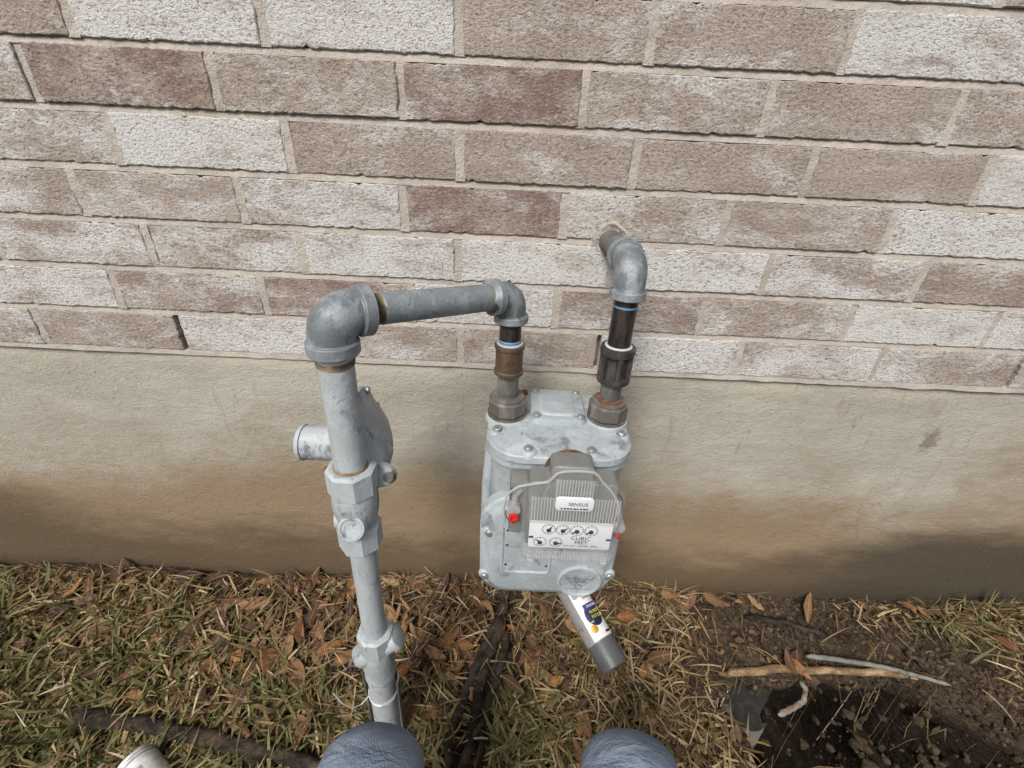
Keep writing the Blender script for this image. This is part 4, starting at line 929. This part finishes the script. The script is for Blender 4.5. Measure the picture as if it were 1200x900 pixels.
def rootzone(x, d): return np.clip(np.exp(-((x - (.025 - .22 * d)) / .045) ** 2) * 1.2 + np.exp(-((d - (.288 + .10 * (x + .858))) / .024) ** 2) * (x < -.2) * (x > -.87), 0, 1)
def dry_d(x, d): return np.clip((1 - bare(x, d)) * (1 - .62 * leafy(x, d)) * (1 - .95 * rootzone(x, d)) * (.40 + .75 * clump(x, d, 16, .6)), 0.004, 1) * (1 - .97 * inpit(x, d))
def green_d(x, d):
    g = sstep(-.30, -.75, x) * sstep(.05, .15, d) * 1.1 + sstep(.18, .28, d) * (1 - sstep(-.02, .20, x)) * .55 + .06 + .35 * np.exp(-((x - .08) / .10) ** 2 - ((d - .30) / .1) ** 2)
    g2 = .55 * np.exp(-((x - 1.10) / .10) ** 2 - ((d - .05) / .05) ** 2)
    return np.clip(g * (1 - bare(x, d)) * (1 - .6 * leafy(x, d)) * (1 - .95 * rootzone(x, d)) * (.10 + 1.0 * clump(x, d, 13, 2.1) ** 1.3) + g2, 0, 1) * (1 - .98 * inpit(x, d))
M['straw'] = mat_vcol('dry_straw', [(0.055, 0.034, 0.017), (0.165, 0.108, 0.047), (0.29, 0.205, 0.098), (0.42, 0.320, 0.180), (0.20, 0.128, 0.052), (0.080, 0.052, 0.026), (0.54, 0.44, 0.28)], .9, .12, spec=.05)
M['grass'] = mat_vcol('green_grass', [(0.072, 0.078, 0.028), (0.105, 0.116, 0.040), (0.150, 0.150, 0.058), (0.20, 0.185, 0.085), (0.095, 0.108, 0.045), (0.24, 0.205, 0.095)], .85, .15, spec=.08)
blades('dead_thatch', 9500, dry_d, .02, .060, .0016, .0040, (-4, 22), (.001, .012), M['straw'], 'flattened dead grass thatch covering the soil by the foundation', 'dead grass')
blades('dry_straw', 5600, dry_d, .03, .085, .0024, .0058, (0, 50), (.004, .020), M['straw'], 'loose straw coloured dry grass blades over the thatch', 'straw', hpow=1.5)
blades('green_grass', 5200, green_d, .03, .090, .0032, .0075, (8, 62), (.001, .014), M['grass'], 'sparse green grass blades growing through the straw', 'grass')
blades('fine_rootlets', 420, lambda x, d: .02 + inpit(x, d) * .8 + bare(x, d) * .35, .03, .11, .0006, .0014, (-25, 30), (.001, .01), M['straw'], 'thin pale rootlets hanging over the pit and bare soil', 'roots', curl=(-1.5, 1.8))

# ------------------------------------------------------------------ fallen leaves: pieces of the ground cover, each its own mesh object
def leaf_mesh(L, W, fold, curl, seed):
    r_ = random.Random(seed); nx = 8; mb = MB()
    for i in range(nx + 1):
        t = i / nx; wv = W * .5 * (math.sin(math.pi * min(1, t ** .85)) ** .8 if 0 < t < 1 else 0.02) * r_.uniform(.9, 1.08); x = (t - .5) * L; z = -curl * ((t - .5) ** 2) * L
        yb = .0012 * math.sin(5 * t + seed)
        mb.v += [(x, yb - wv, z + wv * fold + r_.gauss(0, .0006)), (x, yb, z), (x, yb + wv, z + wv * fold + r_.gauss(0, .0006))]
    for i in range(nx):
        for c in range(2): k = 3 * i + c; mb.f.append((k, k + 3, k + 4, k + 1))
    me = bpy.data.meshes.new('leaf'); me.from_pydata(mb.v, [], mb.f); me.polygons.foreach_set('use_smooth', [True] * len(me.polygons)); me.materials.append(M['leaf']); return me
LM = [leaf_mesh(random.uniform(.042, .070), random.uniform(.015, .026), random.uniform(-.2, .75), random.uniform(-.5, 1.1), k) for k in range(16)]
def leaf_d(x, d): return np.clip(leafy(x, d) * (.25 + .75 * clump(x, d, 24, 4.0)) + .07 * (1 - bare(x, d)) + .03 * bare(x, d), 0, 1) * (d < .40) * (np.abs(x) < 1.25) * (1 - .93 * inpit(x, d)) * (1 - .9 * rootzone(x, d))
LP = [tuple(p) for p in scatter_px(255, leaf_d)]
for q in ((118, 687), (215, 758), (300, 760), (318, 735), (275, 712), (338, 765), (290, 790), (360, 860), (285, 862), (515, 700), (548, 772), (533, 748), (470, 690), (375, 745), (632, 768), (615, 886), (650, 805), (628, 800), (640, 822), (745, 778), (755, 742), (700, 690), (776, 862), (600, 745), (20, 880), (180, 725), (30, 760), (120, 730), (440, 800), (415, 690)):
    p = gnd(*q); LP.append((p.x, p.y))
for i, (x, y) in enumerate(LP[:285]):
    o = bpy.data.objects.new('leaf', LM[i % len(LM)]); col.objects.link(o); o.parent = ground
    e = .01; nrm = Vector((-(ghf(x + e, y) - ghf(x - e, y)) / (2 * e), -(ghf(x, y + e) - ghf(x, y - e)) / (2 * e), 1)).normalized()
    nrm = (nrm + Vector((random.gauss(0, .26), random.gauss(0, .26), 0))).normalized()
    if x < .45 or y > -.1: y = min(y, -.035)
    o.location = (x, y, ghf(x, y) + random.uniform(.014, .030)); o.rotation_euler = (Matrix.Rotation(0, 3, 'Z') @ nrm.to_track_quat('Z', 'Y').to_matrix() @ Matrix.Rotation(random.uniform(0, 6.28), 3, 'Z')).to_euler()
    s_ = random.uniform(.5, 1.28); o.scale = (s_, s_ * random.uniform(.8, 1.1), s_)
def flakes(name, n, fn, label):
    P_ = scatter_px(n, fn); k = 8; r = .003 + .008 * rng.uniform(0, 1, n) ** 2; an = (np.arange(k) / k * 2 * np.pi)[None] + rng.uniform(0, 6.28, (n, 1)); rr = r[:, None] * rng.uniform(.55, 1.25, (n, k)); asp = rng.uniform(.4, 1, (n, 1)); th = rng.uniform(0, 6.28, (n, 1))
    lx, ly = rr * np.cos(an), rr * np.sin(an) * asp; V = np.zeros((n, k, 3)); V[..., 0] = lx * np.cos(th) - ly * np.sin(th); V[..., 1] = lx * np.sin(th) + ly * np.cos(th)
    V[..., 2] = V[..., 0] * rng.normal(0, .45, (n, 1)) + V[..., 1] * rng.normal(.2, .45, (n, 1)) + rng.normal(0, .0007, (n, k))
    V += np.stack([P_[:, 0], np.minimum(P_[:, 1], -.03), gh(P_[:, 0], P_[:, 1]) + rng.uniform(.004, .020, n)], 1)[:, None]
    me = bpy.data.meshes.new(name); me.from_pydata(V.reshape(-1, 3).tolist(), [], np.arange(n * k).reshape(n, k).tolist()); me.materials.append(M['flake'])
    at = me.attributes.new('tint', 'FLOAT', 'POINT'); at.data.foreach_set('value', np.repeat(rng.uniform(0, 1, n), k).astype(np.float32))
    o = bpy.data.objects.new(name, me); col.objects.link(o); return tag(o, label, 'leaf litter', None, 'stuff')
M['flake'] = mat_vcol('leaf_flake', [(0.03, 0.021, 0.017), (0.10, 0.052, 0.030), (0.055, 0.035, 0.025), (0.20, 0.10, 0.048), (0.07, 0.045, 0.032), (0.28, 0.17, 0.09)], .8, spec=.1)
flakes('leaf_litter', 3200, lambda x, d: np.clip(leafy(x, d) + .06 * (1 - bare(x, d)) + .02, 0, 1) * (1 - .95 * inpit(x, d)) * (1 - .8 * rootzone(x, d)), 'broken brown leaf flakes between the straw and fallen leaves')
blades('straw_on_leaves', 1300, lambda x, d: np.clip(leafy(x, d) * .8 + .15 * (1 - bare(x, d)) + .05, 0, 1) * (1 - inpit(x, d)), .03, .09, .0016, .0034, (-6, 24), (.016, .032), M['straw'], 'pale straw stems lying across the fallen brown leaves', 'straw')

# ------------------------------------------------------------------ the crouching person whose knees show at the bottom edge
def person():
    root = empty('person', (.01, -.95, ghf(.01, -.95))); tag(root, 'person in faded blue jeans crouching, only the two knees in view', 'person')
    P_ = [(0.01, -1.10, .20), (-.10, -1.06, .18), (-.135, -.75, .265), (-.147, -.492, .262), (-.152, -.470, .212), (-.155, -.62, .02), (-.155, -.76, -.14),
          (.12, -1.06, .18), (.150, -.75, .275), (.170, -.485, .268), (.176, -.463, .220), (.172, -.62, .02), (.170, -.76, -.14), (0.01, -1.16, .40)]
    Rr = [(.15, .13), (.105, .10), (.082, .082), (.074, .074), (.070, .070), (.066, .064), (.056, .056), (.105, .10), (.082, .082), (.070, .070), (.066, .066), (.066, .064), (.056, .056), (.15, .11)]
    Ed = [(0, 1), (1, 2), (2, 3), (3, 4), (4, 5), (5, 6), (0, 7), (7, 8), (8, 9), (9, 10), (10, 11), (11, 12), (0, 13)]
    off = OFF[root.name]; me = bpy.data.meshes.new('jeans'); me.from_pydata([tuple(Vector(p) - off) for p in P_], Ed, []); o = bpy.data.objects.new('jeans', me); col.objects.link(o); o.parent = root
    md = o.modifiers.new('skin', 'SKIN'); md.use_smooth_shade = True
    for i, r in enumerate(Rr): me.skin_vertices[0].data[i].radius = r
    me.skin_vertices[0].data[0].use_root = True
    sb = o.modifiers.new('sub', 'SUBSURF'); sb.levels = 3; sb.render_levels = 3
    tx = bpy.data.textures.new('folds', 'CLOUDS'); tx.noise_scale = .09; dm = o.modifiers.new('folds', 'DISPLACE'); dm.texture = tx; dm.strength = .010; dm.mid_level = .5
    me.materials.append(M['denim'])
    for sx, x in ((-1, -.16), (1, .178)):
        mb = MB(); y0, y1 = -.86, -.58; N = 10; pts = []; rad = []
        for i in range(N + 1):
            t = i / N; y = y0 + (y1 - y0) * t; hgt = .052 - .022 * t ** 2; pts.append((x, y, ghf(x, y) + hgt * .8 + .012)); rad.append((.038 + .010 * math.sin(math.pi * t)) * (.55 if i in (0, N) else 1))
        sweep(mb, pts, rad, 18, ell=.8); mb.build('shoe', M['shoe'], root, 60)
person()
